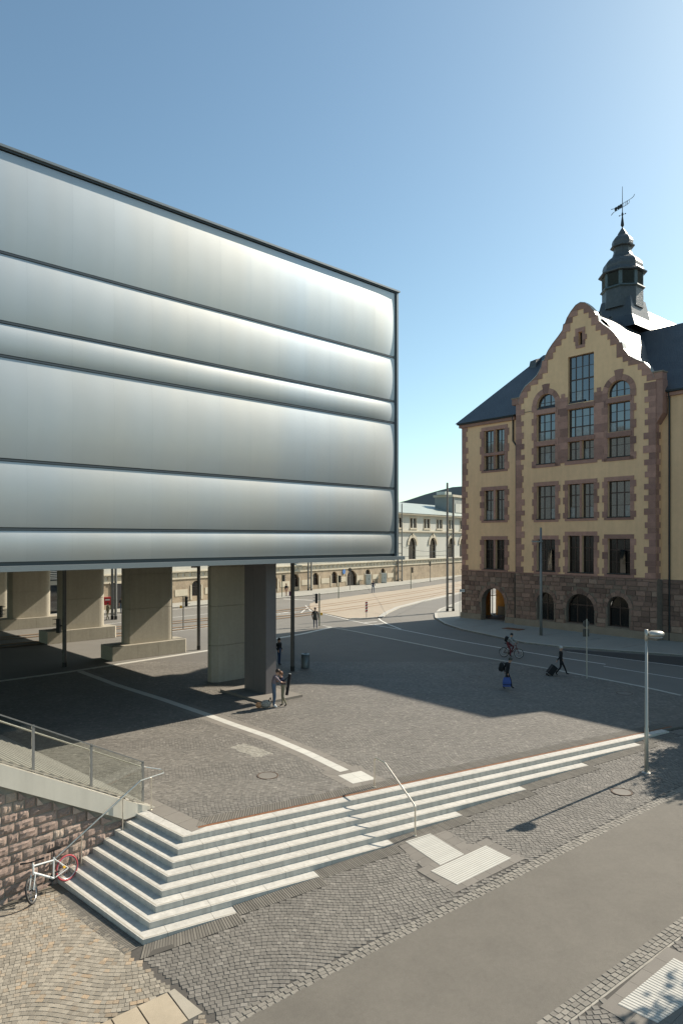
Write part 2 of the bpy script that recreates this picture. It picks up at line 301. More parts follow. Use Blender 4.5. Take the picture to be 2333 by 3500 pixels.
mb = MB(); path = struct('cobbled_path', 'warm tan sett path at the foot of the retaining wall', MB().prism([(-4.62, 15.36), (-.2, 11.0), (-2, 6), (-14, 6), (-14, 12), (-7.3, 19.4), (-5.2, 17.2)], -1.9, lambda x, y: -1.184 + .02 * ((Vector((x, y)) - C0).dot(U) + 1.615)), 'tan_base', 'path')

# ------------------------------------------------------------------ setts
BOT = [(-.5, -.5), (.5, -.5), (.5, .5), (-.5, .5)]
def sett_mesh(name, m, ins=.035):
    mb = MB(); v = [(x, y, -.5) for x, y in BOT] + [(x * (1 - ins * 2 * .5), y * (1 - ins), .42) for x, y in BOT] + [(x * (1 - ins * 2.2), y * (1 - ins * 2.2), .5) for x, y in BOT]
    mb.add(v, [(0, 1, 5, 4), (1, 2, 6, 5), (2, 3, 7, 6), (3, 0, 4, 7), (4, 5, 9, 8), (5, 6, 10, 9), (6, 7, 11, 10), (7, 4, 8, 11), (8, 9, 10, 11)]); return mb.mesh(name, m)
def setts(parent, name, m, poly, holes, ang, pitch, ln, amp, band, zf, keep=300, th=.05, ymax=1e9, jit=.12):
    xs = [p[0] for p in poly]; ys = [p[1] for p in poly]; ox, oy = (min(xs) + max(xs)) / 2, (min(ys) + max(ys)) / 2
    hw = math.hypot(max(xs) - min(xs), max(ys) - min(ys)) / 2 + 1; ca, sa = math.cos(ang), math.sin(ang); out = []
    hb = [(min(p[0] for p in h), max(p[0] for p in h), min(p[1] for p in h), max(p[1] for p in h), h) for h in holes]
    k = 2 * math.pi / band; r = -hw
    while r < hw:
        a = -hw + rnd.random() * ln
        while a < hw:
            L = ln * (.8 + .55 * rnd.random()); am = a + L / 2; sl = amp * k * math.cos(k * am); b = r + amp * math.sin(k * am); cs = 1 / math.hypot(1, sl)
            x = ox + am * ca - b * sa; y = oy + am * sa + b * ca
            if y < ymax and y > 3:
                px, py = pix(x, y, zf(x, y))
                if -260 < px < 2600 and py < 3900 and inside((x, y), poly) and not any(h[0] < x < h[1] and h[2] < y < h[3] and inside((x, y), h[4]) for h in hb):
                    out.append((x, y, zf(x, y) + rnd.uniform(-.003, .003), ang + math.atan(sl) + rnd.uniform(-.05, .05), L * .975, pitch * cs * rnd.uniform(.945, .98)))
            a += L * cs
        r += pitch
    vis = [i for i, c in enumerate(out) if 0 < pix(*c[:3])[0] < 2333 and pix(*c[:3])[1] < 3500]
    vis.sort(key=lambda i: out[i][0] ** 2 + out[i][1] ** 2); big = set(vis[:keep]); um = sett_mesh(name, m)
    for i in big:
        x, y, z, an, l, wd = out[i]; link(name, um, parent, (x, y, z - th / 2), (rnd.uniform(-.02, .02), rnd.uniform(-.02, .02), an), (l, wd, th))
    rest = [c for i, c in enumerate(out) if i not in big]
    if rest:
        A = np.array(rest); n = len(A); T = np.array([(x, y, -1.) for x, y in BOT] + [(x * .955, y * .955, 0.) for x, y in BOT]); c, s_ = np.cos(A[:, 3]), np.sin(A[:, 3])
        tx = np.random.RandomState(3).uniform(-.02, .02, (n, 2)); P = np.zeros((n, 8, 3))
        lx = T[None, :, 0] * A[:, 4, None]; ly = T[None, :, 1] * A[:, 5, None]
        P[:, :, 0] = A[:, 0, None] + lx * c[:, None] - ly * s_[:, None]; P[:, :, 1] = A[:, 1, None] + lx * s_[:, None] + ly * c[:, None]
        P[:, :, 2] = A[:, 2, None] + np.where(T[None, :, 2] < 0, -th, lx * tx[:, :1] + ly * tx[:, 1:])
        F = np.array([(4, 5, 6, 7), (0, 1, 5, 4), (1, 2, 6, 5), (2, 3, 7, 6), (3, 0, 4, 7)]); F = (F[None] + 8 * np.arange(n)[:, None, None]).reshape(-1)
        me = bpy.data.meshes.new(name + 's'); me.vertices.add(8 * n); me.vertices.foreach_set('co', P.reshape(-1)); me.loops.add(len(F)); me.loops.foreach_set('vertex_index', F.astype(np.int32))
        me.polygons.add(5 * n); me.polygons.foreach_set('loop_start', np.arange(0, 20 * n, 4, dtype=np.int32)); me.polygons.foreach_set('loop_total', np.full(5 * n, 4, np.int32)); me.materials.append(MT[m]); me.update(calc_edges=True); me.shade_flat()
        tag(link(name + 's', me, parent), kind='stuff')

# white guide strip curving over the plaza, with grey slabs on either side
SL = [(-16.31, 42.1), (-12.7, 38.1), (-9.3, 34.75), (-6.67, 31.97), (-4.95, 30.05), (-3.09, 28.09), (-1.44, 25.99), (-.05, 23.98)]
def offset(line, d):
    o = []
    for i, p in enumerate(line):
        a = Vector(line[max(i - 1, 0)]); b = Vector(line[min(i + 1, len(line) - 1)]); t = (b - a).normalized(); o.append((p[0] - t.y * d, p[1] + t.x * d))
    return o
strip_in, strip_out = SL, offset(SL, .38)
g_in, g_out = offset(SL, -.36), offset(SL, .74)
TEE = [(-.12, 23.62), (.69, 24.1), (1.18, 23.28), (.38, 22.83)]
TEEB = [(-.75, 23.9), (.55, 24.75), (1.55, 23.15), (.30, 22.42)]
PATCH = [(-4.39, 26.83), (-3.87, 27.32), (-2.62, 26.08), (-3.23, 25.55)]
def circ(c, r, n=20): return [(c[0] + r * math.cos(2 * math.pi * i / n), c[1] + r * math.sin(2 * math.pi * i / n)) for i in range(n)]
MH = (-2.55, 23.62); MH2 = (9.45, 23.03)
def strip_slabs(parent, name, m, la, lb, step, z, gap=.006):
    pts = []
    for (a, b), (c, d) in zip(zip(la, lb), zip(la[1:], lb[1:])):
        n = max(1, round((Vector(c) - Vector(a)).length / step))
        for i in range(n): f = i / n; pts.append((Vector(a).lerp(Vector(c), f), Vector(b).lerp(Vector(d), f)))
    pts.append((Vector(la[-1]), Vector(lb[-1])))
    for (a, b), (c, d) in zip(pts, pts[1:]):
        e = (c - a).normalized() * gap; e2 = (d - b).normalized() * gap
        MB().prism([tuple(a + e), tuple(c - e), tuple(d - e2), tuple(b + e2)], z - .05, z).build(name, m, parent)
strip_slabs(plaza, 'white_tile', 'tactile', strip_in, strip_out, .6, .006)
strip_slabs(plaza, 'grey_slab', 'slab', g_in, strip_in, .9, .003)
strip_slabs(plaza, 'grey_slab', 'slab', strip_out, g_out, .9, .003)
def ribbed(parent, name, quad, n_r, m, mbase, zf, along=0, ratio=.55, hgt=.006):
    """tile field: base sheet and raised ribs; quad a,b,c,d; ribs run a->b (along=0) or a->d"""
    a, b, c, d = [Vector(p) for p in quad]
    if along: a, b, c, d = a, d, c, b
    mb = MB(); Z = lambda p: (p.x, p.y, zf(p.x, p.y)); k = max(1, int((b - a).length / 2))
    base = MB()
    for j in range(k):
        p0, p1, q0, q1 = a.lerp(b, j / k), a.lerp(b, (j + 1) / k), d.lerp(c, j / k), d.lerp(c, (j + 1) / k); base.poly([Z(p0), Z(p1), Z(q1), Z(q0)])
        for i in range(n_r):
            f0, f1 = (i + .5 - ratio / 2) / n_r, (i + .5 + ratio / 2) / n_r; q = [p0.lerp(q0, f0), p1.lerp(q1, f0), p1.lerp(q1, f1), p0.lerp(q0, f1)]
            v = [Z(p) for p in q]; mb.add(v + [(x, y, z + hgt) for x, y, z in v], [(4, 5, 6, 7), (0, 1, 5, 4), (1, 2, 6, 5), (2, 3, 7, 6), (3, 0, 4, 7)])
    base.build(name + '_base', mbase, parent); tag(mb.build(name, m, parent), kind='stuff')
zp = lambda x, y: .006
ctr = [(Vector(TEE[i]) + Vector(TEE[(i + 1) % 4])) / 2 for i in range(4)]; cc = sum((Vector(p) for p in TEE), Vector((0, 0))) / 4
for i in range(4): q = [TEE[i], tuple(ctr[i]), tuple(cc), tuple(ctr[i - 1])]; MB().prism([tuple(Vector(p).lerp(sum((Vector(t) for t in q), Vector((0, 0))) / 4, .012)) for p in q], -.04, .008).build('white_tile', 'tactile', plaza)
for i in range(4):
    a, b = Vector(TEEB[i]), Vector(TEEB[(i + 1) % 4]); ta, tb = Vector(TEE[i]), Vector(TEE[(i + 1) % 4])
    for j in range(3): MB().prism([tuple(a.lerp(b, j / 3 + .004)), tuple(a.lerp(b, (j + 1) / 3 - .004)), tuple(ta.lerp(tb, (j + 1) / 3 - .004)), tuple(ta.lerp(tb, j / 3 + .004))], -.04, .0048).build('grey_slab', 'slab', plaza)
STRIPH = g_in + g_out[::-1]
EDGE = [st(-.4, 1.02), st(24, 1.02), st(24, -.5), st(-1, -.5)]
NL = Vector((LD.y, -LD.x)); LEDGE = [tuple(C0 + NL * .2), tuple(C0 + LD * 3.2 + NL * .2), tuple(C0 + LD * 3.2 + NL * .97), tuple(C0 + NL * .97)]
PLZN = [p for p in PLZ]
setts(plaza, 'sett', 'cobble', PLZN, [STRIPH, TEEB, EDGE, LEDGE, PATCH, circ(MH, .42)], R(96), .118, .118, .11, 3.4, lambda x, y: .004, ymax=45.5)

# setts on the sidewalk, gutters, tan path
LST = [(1.88, 20.14), (2.67, 20.58), (3.45, 19.21), (2.70, 18.67)]
LSL = [(2.40, 18.40), (4.15, 19.67), (4.69, 18.88), (2.99, 17.64)]
LB = [(2.87, 17.24), (5.13, 18.79), (4.28, 20.21), (3.72, 19.74), (3.00, 21.05), (1.55, 19.95), (2.2, 18.9), (1.95, 18.4)]
FOOT = [st(s, -.36 * k - .515) for k, a, b in ((7, -1.9, .63), (6, .63, 3.1), (5, 3.1, 5.75), (4, 5.75, 8.6), (3, 8.6, 11.71), (2, 11.71, 15.24), (1, 15.24, 19.2), (0, 19.2, 21.1)) for s in (a, b)] + [st(21.1, .4), st(-1, .4)]
WALKP = [(-4.45, 15.3), (-2.25, 13.1)] + [st(s, AF(s) + .36) for s in (0, 5, 10, 15, 20, 25)] + [st(25, .1), st(0, .1), st(-1, -3)]
setts(walk, 'sett', 'cobble', WALKP, [FOOT, LB, circ(MH2, .36)], R(4), .120, .122, .22, 5.4, lambda x, y: G(x, y) + .002)
setts(gut, 'gutter_sett', 'gutter', [st(s, AF(s) + .01) for s in (-2.5, 27)] + [st(s, AF(s) + .33) for s in (27, -2.5)], [], A_ST + R(6.4), .108, .15, .0, 9, lambda x, y: G(x, y) + .004, 150)
setts(gut2, 'gutter_sett', 'gutter', [st(s, AN(s) - .41) for s in (-2.5, 20)] + [st(s, AN(s) - .01) for s in (20, -2.5)], [], A_ST + R(6.6), .115, .15, .0, 9, lambda x, y: G(x, y) + .006, 150)
NT = [(5.31, 13.13), (7.01, 14.40), (7.55, 13.65), (5.83, 12.60)]; NTB = [(4.95, 13.10), (7.06, 14.80), (8.1, 13.5), (6.0, 11.8)]
setts(walk2, 'sett', 'cobble', [st(0, AN(0) - .42), st(12, AN(12) - .42), st(12, AN(12) - 4), st(0, AN(0) - 4)], [NTB], R(20), .125, .14, .2, 3.0, lambda x, y: G(x, y) + .002, 200)
GRAN = [[(-4.97, 12.95), (-4.51, 13.33), (-3.55, 12.04), (-4.0, 11.66)], [(-4.49, 13.35), (-4.10, 13.67), (-3.14, 12.38), (-3.53, 12.06)], [(-4.08, 13.69), (-3.60, 14.08), (-2.98, 13.26), (-3.46, 12.87)], [(-3.575, 14.10), (-3.47, 14.19), (-2.73, 13.46), (-2.965, 13.28)]]
GRH = [(-5.0, 12.95), (-3.46, 14.23), (-2.69, 13.46), (-3.14, 12.9), (-3.4, 12.8), (-3.1, 12.3), (-4.0, 11.6)]
setts(path, 'sett', 'tan', [(-4.72, 15.36), (-2.2, 12.86), (-2.2, 10), (-12, 8), (-12, 13.6), (-7.75, 18.25), (-5.15, 15.8)], [GRH], R(5), .125, .112, .18, 3.4, lambda x, y: G(x, y) + .004, 300)
for q in GRAN: MB().prism(q, -1.5, lambda x, y: G(x, y) + .006).build('granite_slab', 'granite', path)
# white L-shaped ribbed tiles and their grey slab border on the sidewalk
zg = lambda x, y: G(x, y) + .004
def tile_quad(parent, name, m, quad, nu, nv, dz, gap=.004, skip=None):
    a, b, c, d = [Vector(p) for p in quad]; P = lambda u, v: a.lerp(b, u).lerp(d.lerp(c, u), v)
    for i in range(nu):
        for j in range(nv):
            q = [P((i + e[0]) / nu, (j + e[1]) / nv) for e in ((0, 0), (1, 0), (1, 1), (0, 1))]; ce = sum(q, Vector((0, 0))) / 4
            if skip and any(inside(tuple(ce), h) for h in skip): continue
            MB().prism([tuple(p + (ce - p).normalized() * gap) for p in q], lambda x, y: G(x, y) - .05, lambda x, y: G(x, y) + dz).build(name, m, parent)
tile_quad(walk, 'grey_slab', 'slab', [(1.62, 20.02), (3.02, 21.02), (3.86, 19.72), (2.2, 18.62)], 4, 4, .003, skip=None)
tile_quad(walk, 'grey_slab', 'slab', [(2.02, 18.48), (4.28, 20.14), (5.1, 18.86), (2.86, 17.26)], 6, 4, .0035)
ribbed(walk, 'white_ribbed_tile', LST, 20, 'tactile', 'tactile_base', lambda x, y: G(x, y) + .008, 0)
ribbed(walk, 'white_ribbed_tile', LSL, 12, 'tactile', 'tactile_base', lambda x, y: G(x, y) + .009, 0)
tile_quad(walk2, 'grey_slab', 'slab', NTB, 5, 3, .003)
ribbed(walk2, 'white_ribbed_tile', NT, 26, 'tactile', 'tactile_base', lambda x, y: G(x, y) + .008, 1)
# manhole covers and old paving patch
def manhole(p, r, z, label):
    t = empty('manhole_cover', (p[0], p[1], z), 0, label, 'manhole')
    MB().lathe([(r, -.04), (r, .008), (r * .9, .008), (r * .88, -.01)], 28).build('ring', 'iron', t); MB().lathe([(r * .87, -.04), (r * .87, .004)], 28).build('lid', 'cobble', t)
    return t
manhole(MH, .37, .006, 'round manhole cover with rusty ring near the white guide strip')
manhole(MH2, .34, G(*MH2) + .004, 'round manhole cover beside the lamp shadow on the sidewalk')
manhole((7.91, 40.49), .36, .004, 'round manhole cover in the shaded plaza near the man carrying a blue bag')
manhole((15.0, 36.2), .42, .004, 'round manhole cover in the shaded plaza behind the silver lamp')
pp = tag(MB().prism(PATCH, -.04, .0).build('paving_patch', 'mortar'), 'rectangular patch of paler stone set into the plaza setts', 'paving patch')
setts(pp, 'patch_sett', 'patch', PATCH, [], R(-41), .1, .14, 0, 5, lambda x, y: .008, 300)

# ------------------------------------------------------------------ stone steps
steps = empty('stone_steps', (C0.x, C0.y, 0), 0, 'broad flight of white stone steps with a mitred corner below the plaza', 'steps')
def rel(p): return (p[0] - C0.x, p[1] - C0.y)
WALL0 = Vector((-6.2, 20.4)); WD = Vector((math.cos(R(48)), math.sin(R(48)))); WN = Vector((-WD.y, WD.x))
def left_end(P):     # where a line from P along LD meets the wall face
    k = (WALL0 - P).dot(WN) / LD.dot(WN); return k
for k in range(8):
    Ck = C0 + DC * k; Cb = C0 + DC * (k - 1) if k else C0 - DC * 1.0
    wR, wL = .344 if k else .36, .0
    z1 = -RISE * k; z0 = z1 - RISE - .02
    inner = Cb
    s_end = RS[k] - (Ck - C0).dot(U); n = max(1, round(s_end / 1.36)); joints = [0] + [max(.25, (s_end / n) * (i + (.5 if k % 2 else .0))) for i in range(1 if not k % 2 else 0, n)] + [s_end]
    joints = sorted(set(round(j, 3) for j in joints)); gap = .004
    bi = inner - Ck; sb = bi.dot(U); tb = bi.dot(V)            # back line of the right run
    for i, (a, b) in enumerate(zip(joints, joints[1:])):
        p = [Ck + U * (a + (gap if i else 0)), Ck + U * (b - gap), Ck + U * (b - gap) + V * (tb + .01), (Ck + U * (a + gap) + V * (tb + .01)) if i else inner]
        MB().prism([rel(q) for q in p], z0, z1).build('step_slab', 'step', steps)
        ins, wd = .025, .038
        q = [Ck + U * (a + (gap if i else .03)) + V * ins, Ck + U * (b - gap) + V * ins, Ck + U * (b - gap) + V * (ins + wd), Ck + U * (a + (gap if i else .05)) + V * (ins + wd)]
        MB().prism([rel(x) for x in q], z1 - .01, z1 + .002).build('nosing_strip', 'nosing', steps)
    LE = left_end(Ck) + .05; LI = left_end(inner) + .05; n = 2 if LE < 3.2 else 3
    for i in range(n):
        a, b = LE * i / n + (gap if i else 0), LE * (i + 1) / n - gap; c, d = LI * i / n + (gap if i else 0), LI * (i + 1) / n - gap
        p = [Ck + LD * a, Ck + LD * b, inner + LD * d, inner + LD * c]; MB().prism([rel(q) for q in p], z0, z1 - .0005).build('step_slab', 'step', steps)
        nl = Vector((LD.y, -LD.x)); q = [Ck + LD * (a + (.02 if not i else 0)) + nl * .025, Ck + LD * b + nl * .025, Ck + LD * b + nl * .063, Ck + LD * (a + (.045 if not i else 0)) + nl * .063]
        MB().prism([rel(x) for x in q], z1 - .01, z1 + .0015).build('nosing_strip', 'nosing', steps)
MB().prism([rel(st(.0, .36)), rel(st(20.9, .36)), rel(st(20.9, -2.6)), rel(st(.5, -2.6)), rel(tuple(C0 + DC * 6.6)), rel(tuple(C0 + DC * 6.5 + LD * 2.9))], -1.9, -1.25).build('foundation', 'step', steps)
# ribbed guidance strips: above the top step (plus rusty edge) and at the foot
edge = MB(); nd = 12
for i in range(nd): a, b = .55 + 21.2 * i / nd + .004, .55 + 21.2 * (i + 1) / nd - .004; MB().prism([st(a, .362), st(b, .362), st(b, .47), st(a, .47)], -.06, .004).build('rusty_edge', 'rust', plaza)
ribbed(plaza, 'ribbed_slab', [st(.5, .48), st(9.5, .48), st(9.5, .98), st(.8, .98)], 110, 'rib', 'rib_base', lambda x, y: .002, 1)
ribbed(plaza, 'ribbed_slab', [st(9.5, .48), st(21.8, .48), st(21.8, .98), st(9.5, .98)], 150, 'rib', 'rib_base', lambda x, y: .002, 1)
for i in range(4): a, b = .1 + i * .75, .1 + (i + 1) * .75 - .01; nl = Vector((LD.y, -LD.x)); q = [C0 + LD * a + nl * .36, C0 + LD * b + nl * .36, C0 + LD * b + nl * .95, C0 + LD * (a + .0) + nl * .95]; MB().prism([tuple(x) for x in q], -.05, .003).build('grey_slab', 'slab', plaza)
segs = [(7, -1.66, .63), (6, .63, 3.10), (5, 3.10, 5.75), (4, 5.75, 8.6), (3, 8.6, 11.71), (2, 11.71, 15.24), (1, 15.24, 19.2), (0, 19.2, 21.0)]
for k, a, b in segs:
    t0 = -.36 * k - .01; t1 = t0 - .5; a2 = a - (.2 if k == 7 else 0)
    ribbed(walk, 'ribbed_slab', [st(a2, t1), st(b, t1), st(b, t0), st(a, t0)], int((b - a) / .062), 'rib', 'rib_base', lambda x, y: G(x, y) + .002, 1, .68)
Ck = C0 + DC * 7; nl = Vector((LD.y, -LD.x))
ribbed(path, 'ribbed_slab', [tuple(Ck - nl * .02), tuple(Ck + LD * 3.6 - nl * .02), tuple(Ck + LD * 3.6 - nl * .46), tuple(Ck - nl * .46)], 58, 'rib', 'rib_base', lambda x, y: G(x, y) + .002, 1)

# ------------------------------------------------------------------ retaining wall with stringer, upper stair, glass balustrade
wall = empty('retaining_wall', (WALL0.x, WALL0.y, 0), R(48), 'rock-faced red stone retaining wall under a pale stringer', 'wall')   # local x along wall, y into the wall
ptop = lambda x: .30 + (.02 - x) * .549 if x < .1 else .26 - (x - .1) * .45
pbot = lambda x: -.06 + (-.35 - x) * .547
MB().add([(-9, .018, -2.5), (.3, .018, -2.5), (.3, .018, -.05), (-.35, .018, -.05), (-9, .018, pbot(-9))], [(0, 1, 2, 3, 4)]).build('mortar_bed', 'wallmortar', wall)
def rock(seed):
    r = random.Random(seed); nx, nz = 6, 4; mb = MB(); v = []
    for j in range(nz + 1):
        for i in range(nx + 1):
            e = min(i, nx - i, j, nz - j) == 0; x, z = i / nx, j / nz
            v.append((x + (0 if e else r.uniform(-.03, .03)), (-.03 if e else -.085 - r.uniform(-.03, .04)), z + (0 if e else r.uniform(-.04, .04))))
    mb.add(v, [(j * (nx + 1) + i, j * (nx + 1) + i + 1, (j + 1) * (nx + 1) + i + 1, (j + 1) * (nx + 1) + i) for j in range(nz) for i in range(nx)])
    n = len(v); rim = [i for i in range(nx + 1)] + [j * (nx + 1) + nx for j in range(1, nz + 1)] + [nz * (nx + 1) + i for i in range(nx - 1, -1, -1)] + [j * (nx + 1) for j in range(nz - 1, 0, -1)]
    bk = [(v[i][0], .08, v[i][2]) for i in rim]; b = len(mb.v); mb.v += bk
    for q in range(len(rim)): q2 = (q + 1) % len(rim); mb.f.append((rim[q2], rim[q], b + q, b + q2)); mb.m.append(0)
    return mb.mesh('stone', 'redstone')
ROCKS = [rock(s) for s in range(14)]
row = 0; z = -1.62
while z < 3.2:
    h = (.255, .285, .27)[row % 3]; x = -6.4 + rnd.random() * .3
    while x < .3:
        l = rnd.choice((.3, .42, .5, .56, .62)); l = min(l, .32 - x) if x + l > .2 else l
        top = lambda xx: pbot(xx) - .03 if xx < -.35 else -.1
        hh = min(h - .03, top(x + l) - z) if z + h > top(x + l) else h - .03
        if l > .12:
            if hh > .09: link('stone', rnd.choice(ROCKS), wall, (x, 0.02, z), None, (l - .03, .5, hh))
            hw2 = top(x + l * .3) - z
            if hh <= .09 and hw2 > .1:          # cut stones under the slanting stringer
                q = [(x, z), (x + l * .55, z), (x, min(z + h - .045, top(x) - .02))]; MB().wall([(a, c) for a, c in q], [], -.05, .08).build('stone', 'redstone', wall)
        x += l
    z += h; row += 1
xs = [-9, -7, -5, -3.84, -2.06, -.4, .1]
f = [(x, ptop(x)) for x in xs] + [(.67, .01), (.67, -.06), (-.35, -.06)] + [(x, pbot(x)) for x in (-1.5, -3, -5, -7, -9)]
MB().wall(f[::-1], [], -.10, .32).add([(x, -.10, z) for x, z in f[:8]] + [(x, .32, z) for x, z in f[:8]], [(i, i + 1, 9 + i, 8 + i) for i in range(7)]).build('stringer', 'parapet', wall)
stair = empty('stair_flight', (WALL0.x, WALL0.y, 0), R(48), 'wide flight of pale steps rising behind the glass balustrade', 'stairs')
for k in range(18):
    x1 = .47 - .275 * k; MB().box(x1 - .33, x1, .34, 13, .15 * k - .2, .15 * (k + 1) - .012).build('step_slab', 'step', stair)
for k in range(0, 18): MB().box(.47 - .275 * k - .12, .47 - .275 * k - .02, .35, 12.9, .15 * (k + 1) - .013, .15 * (k + 1) - .009).build('nosing_strip', 'slab', stair)
bal = empty('glass_balustrade', (WALL0.x, WALL0.y, 0), R(48), 'framed glass balustrade with steel handrail on the pale stringer', 'balustrade')
PX = [-6.2, -4.55, -2.9, -1.24, .43]; gtop = lambda x: 1.40 - (x - .43) * .535; yb = .22
for x in PX: MB().box(x - .035, x + .035, yb - .02, yb + .02, ptop(x) - .02, gtop(x)).build('post', 'grey_steel', bal)
for a, b in zip(PX, PX[1:]):
    MB().add([(a + .04, yb, ptop(a) + .03), (b - .04, yb, ptop(b) + .03), (b - .04, yb, gtop(b) - .03), (a + .04, yb, gtop(a) - .03), (a + .04, yb + .012, ptop(a) + .03), (b - .04, yb + .012, ptop(b) + .03), (b - .04, yb + .012, gtop(b) - .03), (a + .04, yb + .012, gtop(a) - .03)], [(0, 1, 2, 3), (7, 6, 5, 4), (0, 4, 5, 1), (1, 5, 6, 2), (2, 6, 7, 3), (3, 7, 4, 0)]).build('glass_pane', 'clear', bal)
def slope_bar(x0, x1, f, y0, y1, h): return MB().add([(x0, y0, f(x0) - h), (x1, y0, f(x1) - h), (x1, y1, f(x1) - h), (x0, y1, f(x0) - h), (x0, y0, f(x0)), (x1, y0, f(x1)), (x1, y1, f(x1)), (x0, y1, f(x0))], [(0, 3, 2, 1), (4, 5, 6, 7), (0, 1, 5, 4), (1, 2, 6, 5), (2, 3, 7, 6), (3, 0, 4, 7)])
slope_bar(-6.3, .465, gtop, yb - .028, yb + .03, .035).build('top_rail', 'grey_steel', bal)
slope_bar(-6.3, .465, lambda x: ptop(x) + .045, yb - .024, yb + .026, .04).build('bottom_rail', 'nosing', bal)
hr = lambda x: gtop(x) - .19
MB().path([(-6.3, yb + .1, hr(-6.3)), (.36, yb + .1, hr(.36))], .022).build('handrail', 'steel', bal)
# stair handrail on the left flank, wrapping round to the balustrade
lr = empty('handrail', (WALL0.x, WALL0.y, 0), R(48), 'steel handrail running down the left flank of the steps beside the wall', 'handrail')
yr = -.18; fz = lambda x: .98 + (x - .11) * .545
MB().path([(.36, yb + .1, hr(.36)), (.62, yb + .1, 1.14), (1.02, .1, 1.02), (.95, -.12, .985), (.11, yr, .98), (-2.50, yr, fz(-2.5)), (-2.60, yr, fz(-2.5) - .1), (-2.60, .03, fz(-2.5) - .1)], .021).build('rail', 'steel', lr)
for x, zb in ((.48, .0), (-.47, -.30), (-1.74, -.90)): MB().tube((x, yr, zb), (x, yr, .97 if x > .1 else fz(x)), .018).build('post', 'steel', lr); MB().lathe([(.045, zb), (.045, zb + .012)], 12, (x, yr)).build('base_plate', 'steel', lr)
cr = empty('handrail', (1.09, 22.53, 0), 0, 'free-standing steel handrail down the middle of the steps', 'handrail')
d = Vector((2.21 - 1.09, 20.49 - 22.53)); e = d.normalized(); zf_ = G(2.21, 20.49)
P = lambda f, z: (d.x * f, d.y * f, z)
MB().path([P(0, 0), P(0, .90), P(.02, .965), P(.05, .985), P(.27, .985), P(.97, zf_ + .93), P(1.0, zf_ + .86), P(1, zf_)], .026).build('rail', 'steel', cr)
for p, z in (((0, 0), .004), ((d.x, d.y), zf_ + .004)): MB().lathe([(.05, z), (.05, z + .014)], 12, p).build('base_plate', 'steel', cr)

# ------------------------------------------------------------------ metal-clad building on concrete fins
mu = empty('metal_clad_building', (3.08, 38.76, 0), A_MU, 'long metal-clad building with six bulging horizontal bands raised on concrete fins', 'building')
ZB = [22.16, 18.47, 15.98, 14.76, 11.04, 8.55, 7.30]
MB().box(-70, -.12, .12, 52, 7.12, 22.2).build('body', 'trim', mu)
MB().box(-70, .24, -.13, .5, 22.22, 22.31).build('roof_edge', 'trim_light', mu)
MB().box(-70, .16, -.06, .4, 22.15, 22.22).build('roof_shadow_gap', 'trim', mu)
MB().box(.0, .14, -.08, .4, 7.22, 22.15).build('corner_trim', 'trim_light', mu)
MB().box(-.12, -.0, -.02, .4, 7.22, 22.15).build('corner_recess', 'trim', mu)
MB().box(-70, .45, -.30, .35, 7.02, 7.22).build('bottom_rail', 'trim_light', mu)
MB().box(-.11, .05, .45, 52, 7.02, 22.2).build('end_wall', 'trim_light', mu)
PW = 1.66
for bi in range(6):
    z1, z0 = ZB[bi] - .05, ZB[bi + 1] + .07; h = z1 - z0; B = .021 * h + .04
    band = empty('facade_band'); band.parent = mu; NV = 22
    prof = [(-B * (1 - abs(2 * f - 1) ** 2.1) * (1 + .25 * (f - .5)), z0 + h * f) for f in [(1 - math.cos(math.pi * j / NV)) / 2 for j in range(NV + 1)]]
    me = None
    for i in range(43):
        xa = -.14 - PW * i; n = 14 if i == 0 else 2; r2 = random.Random(bi * 50 + i)
        if i < 2 or me is None or i == 2:
            mb = MB(); vs = []
            for k in range(n + 1):
                xl = -PW * (k / n) ** (1.6 if i == 0 else 1); fall = 1 - math.exp(-((xl + xa + .14) / -.9) ** 1.2) if i < 2 else 1
                if i == 0 and k == 0: fall = 0
                for y, z in prof: vs.append((xl + (.0015 if k == n else 0), y * (.3 + .7 * fall) if i < 2 else y, z))
            m_ = NV + 1
            mb.add(vs, [(k * m_ + j, k * m_ + j + 1, (k + 1) * m_ + j + 1, (k + 1) * m_ + j) for k in range(n) for j in range(NV)]); me = mb.mesh('panel', 'alu', True)
        o = link('panel', me, band, (xa, 0, 0)); o.rotation_euler = (0, 0, r2.uniform(-.0004, .0004) if i > 1 else 0)
    if bi: MB().box(-70, -.13, -.035, .13, ZB[bi] - .035, ZB[bi] + .035).build('gap_profile', 'trim', band)
def fin(x0, x1, y0, t, z0, z1, nm):
    pl = [(x0 + .3, y0), (x1 - .55, y0)] + [(x1 - .55 + .55 * math.sin(R(a)), y0 + t / 2 - t / 2 * math.cos(R(a))) for a in range(15, 180, 15)] + [(x1 - .55, y0 + t), (x0 + .3, y0 + t), (x0, y0 + t - .3), (x0, y0 + .3)]
    return MB().prism(pl, z0, z1)
